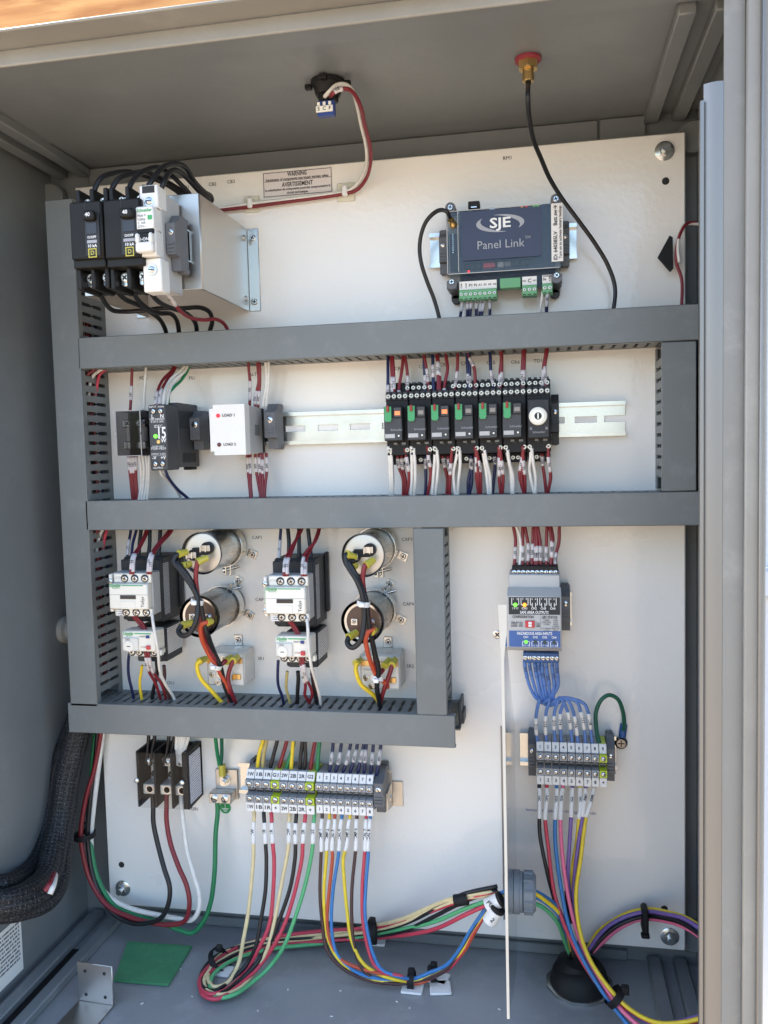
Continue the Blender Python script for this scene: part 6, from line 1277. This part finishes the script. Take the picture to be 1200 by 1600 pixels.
# ------------------------------------------------------------------ braided harness, wall label, floor things
Z = zz(0, 1100, 3.2)
def sleeve_tube(name, label, pts, r, mat='braid'):
    path = smooth_path([at(*p) for p in pts], 10); base = path[0].copy(); n = 18
    ph = len(pts)*r*900+pts[1][0]
    v, f = TU([p-base for p in path], lambda t: r*(1+.07*math.sin(11*t+ph)+.05*math.sin(23*t+2*ph)), n)
    me = bpy.data.meshes.new(name); me.from_pydata(v, [], f); me.materials.append(MATS[mat]); me.polygons.foreach_set('use_smooth', [True]*len(f))
    uv = me.uv_layers.new(name='UVMap'); s = [0.0]
    for a, b in zip(path, path[1:]): s.append(s[-1]+(b-a).length)
    for pl in me.polygons:
        ks = [me.loops[li].vertex_index for li in pl.loop_indices]
        cols = [k % n for k in ks]; wrap = max(cols)-min(cols) > n/2
        for li, k in zip(pl.loop_indices, ks):
            cc = k % n
            if wrap and cc == 0: cc = n
            uv.data[li].uv = (cc/n*2*math.pi*r, s[k//n])
    me.update(); return tag(link(name, me, None, tuple(base)), label, 'cable sleeve', 'black braided sleeves')
hs = [(((380, 60, .016), (335, 180, .020), (282, 330, .028), (256, 500, .038), (222, 660, .055), (172, 800, .085), (95, 870, .120), (20, 895, .145), (-120, 910, .16)), .0098, 'topmost black braided cable sleeve bending towards the left'),
      (((432, 60, .020), (398, 180, .024), (360, 380, .032), (336, 560, .044), (314, 720, .062), (298, 890, .092), (228, 1000, .122), (90, 1040, .148), (-120, 1050, .17)), .0098, 'lowest black braided cable sleeve bending towards the left'),
      (((395, 60, .032), (362, 200, .038), (318, 380, .046), (290, 560, .058), (262, 720, .078), (228, 850, .104), (150, 930, .134), (50, 968, .158), (-120, 985, .18)), .0110, 'front black braided cable sleeve bending towards the left'),
      (((415, 60, .030), (385, 200, .036), (340, 380, .044), (312, 560, .056), (286, 720, .074), (258, 870, .100), (185, 965, .132), (70, 1005, .156), (-120, 1020, .18)), .0105, 'second lowest black braided cable sleeve bending towards the left')]
for pts, r, lb in hs: sleeve_tube('braided_sleeve', lb, Z(*pts), r)
bundle('showing through the gap in the braided sleeves', 'wires in the braided sleeves', [('red', Z((225, 935, .150), (245, 905, .146), (262, 880, .136), (270, 850, .12)), ()), ('white', Z((250, 950, .150), (262, 915, .146), (270, 885, .136), (276, 855, .12)), ())], .0030)
# label on the left wall
def wall_pt(px, py):
    v = _fw + _rt*((px-600)/F_PX) - _up*((py-800)/F_PX); t = (EX0-CAM.x)/v.x; return CAM+v*t
a = wall_pt(2, 1440); b = wall_pt(31, 1430); c = wall_pt(31, 1485)
wl2 = thing('wall_label', 'white printed sticker low on the left cabinet wall', 'label', (EX0, a.y, b.z))
part(wl2, 'sheet', 'paper', [PX([(-.03, -.075), (-(b.y-a.y), -.075), (-(b.y-a.y), .004), (-.03, .004)], .0003, .0006)] if False else [B(.0004, .0008, -.060, 0, -(b.y-a.y), .06)])
part(wl2, 'small_print', 'print_wall', [B(.0009, .0011, -.046, -.004, -(b.y-a.y)+.004, .06)])
# green mat
qs = [atz(px, py, EZ0+.001) for px, py in ((200, 1474), (300, 1481), (263, 1541), (178, 1534))]
g0 = qs[0]
v = [tuple(p-g0) for p in qs]+[tuple(p-g0+Vector((0, 0, .0026))) for p in qs]
solid('green_card', 'green printed card lying on the cabinet floor at lower left', 'card', 'mat_green', [(v, [(3, 2, 1, 0), (4, 5, 6, 7), (0, 1, 5, 4), (1, 2, 6, 5), (2, 3, 7, 6), (3, 0, 4, 7)])], loc=tuple(g0), smooth=False)
# L bracket
q = atz(152, 1568, EZ0); s = .637
pl, pr_ = at(123, 1540, -q.y).x, at(179, 1540, -q.y).x; hh = at(150, 1505, -q.y).z-EZ0
lb = thing('angle_bracket', 'small bare aluminium angle bracket standing on the cabinet floor', 'bracket', (q.x, q.y, EZ0))
w_ = (pr_-pl)/2
part(lb, 'upright_plate', 'aluminium', [B(-w_, w_, .002, hh, 0, .002, .0005)]); part(lb, 'base_plate', 'aluminium', [B(-w_, w_, .0004, .002, .0, .045, .0004)])
for x in (-.55, .55):
    for z in (.22, .80): part(lb, 'hole', 'recess', [CY(w_*x, hh*z, .002, .0023, .0018, 12)])
lb.rotation_euler = (0, 0, -.06)
# scraps
SCR = ['in front of the green card', 'right of the green card front corner', 'below the left wire loop', 'near the front edge left of middle', 'below the two cable ties', 'inside the hanging wire loop', 'at the right edge of green card', 'under the middle wire bundle by panel', 'beside the divider plate bottom', 'left below the cable ties', 'right of the left wire loop']
for i, (px, py) in enumerate(((222, 1569), (300, 1558), (403, 1580), (518, 1589), (640, 1576), (532, 1549), (282, 1515), (562, 1420), (780, 1578), (620, 1566), (450, 1547))):
    q = atz(px, py, EZ0); o = solid('plastic_scrap', 'tiny white plastic scrap on the floor '+SCR[i], 'scrap', 'tie_white', [B(-.0022, .0022, .0003, .0016, -.0011, .0011, .0003)], 'plastic scraps on the floor', loc=(q.x, q.y, EZ0)); o.rotation_euler = (0, 0, random.uniform(0, 3)); o.scale = (random.uniform(.3, .8), random.uniform(.3, .7), .7)
# wires at right edge of the panel
Z = zz(960, 0, 4.0)
bundle('at the right edge of the panel by the clip', 'right edge wires', [('red', Z((520, 1390, .0), (455, 1400, .006), (410, 1460, .012), (392, 1540, .014), (392, 1640, .014), (420, 1750, .014), (418, 1960, .02)), ()), ('white', Z((530, 1400, .0), (440, 1405, .006), (402, 1470, .012), (400, 1560, .016), (406, 1640, .016)), ())], .0016)
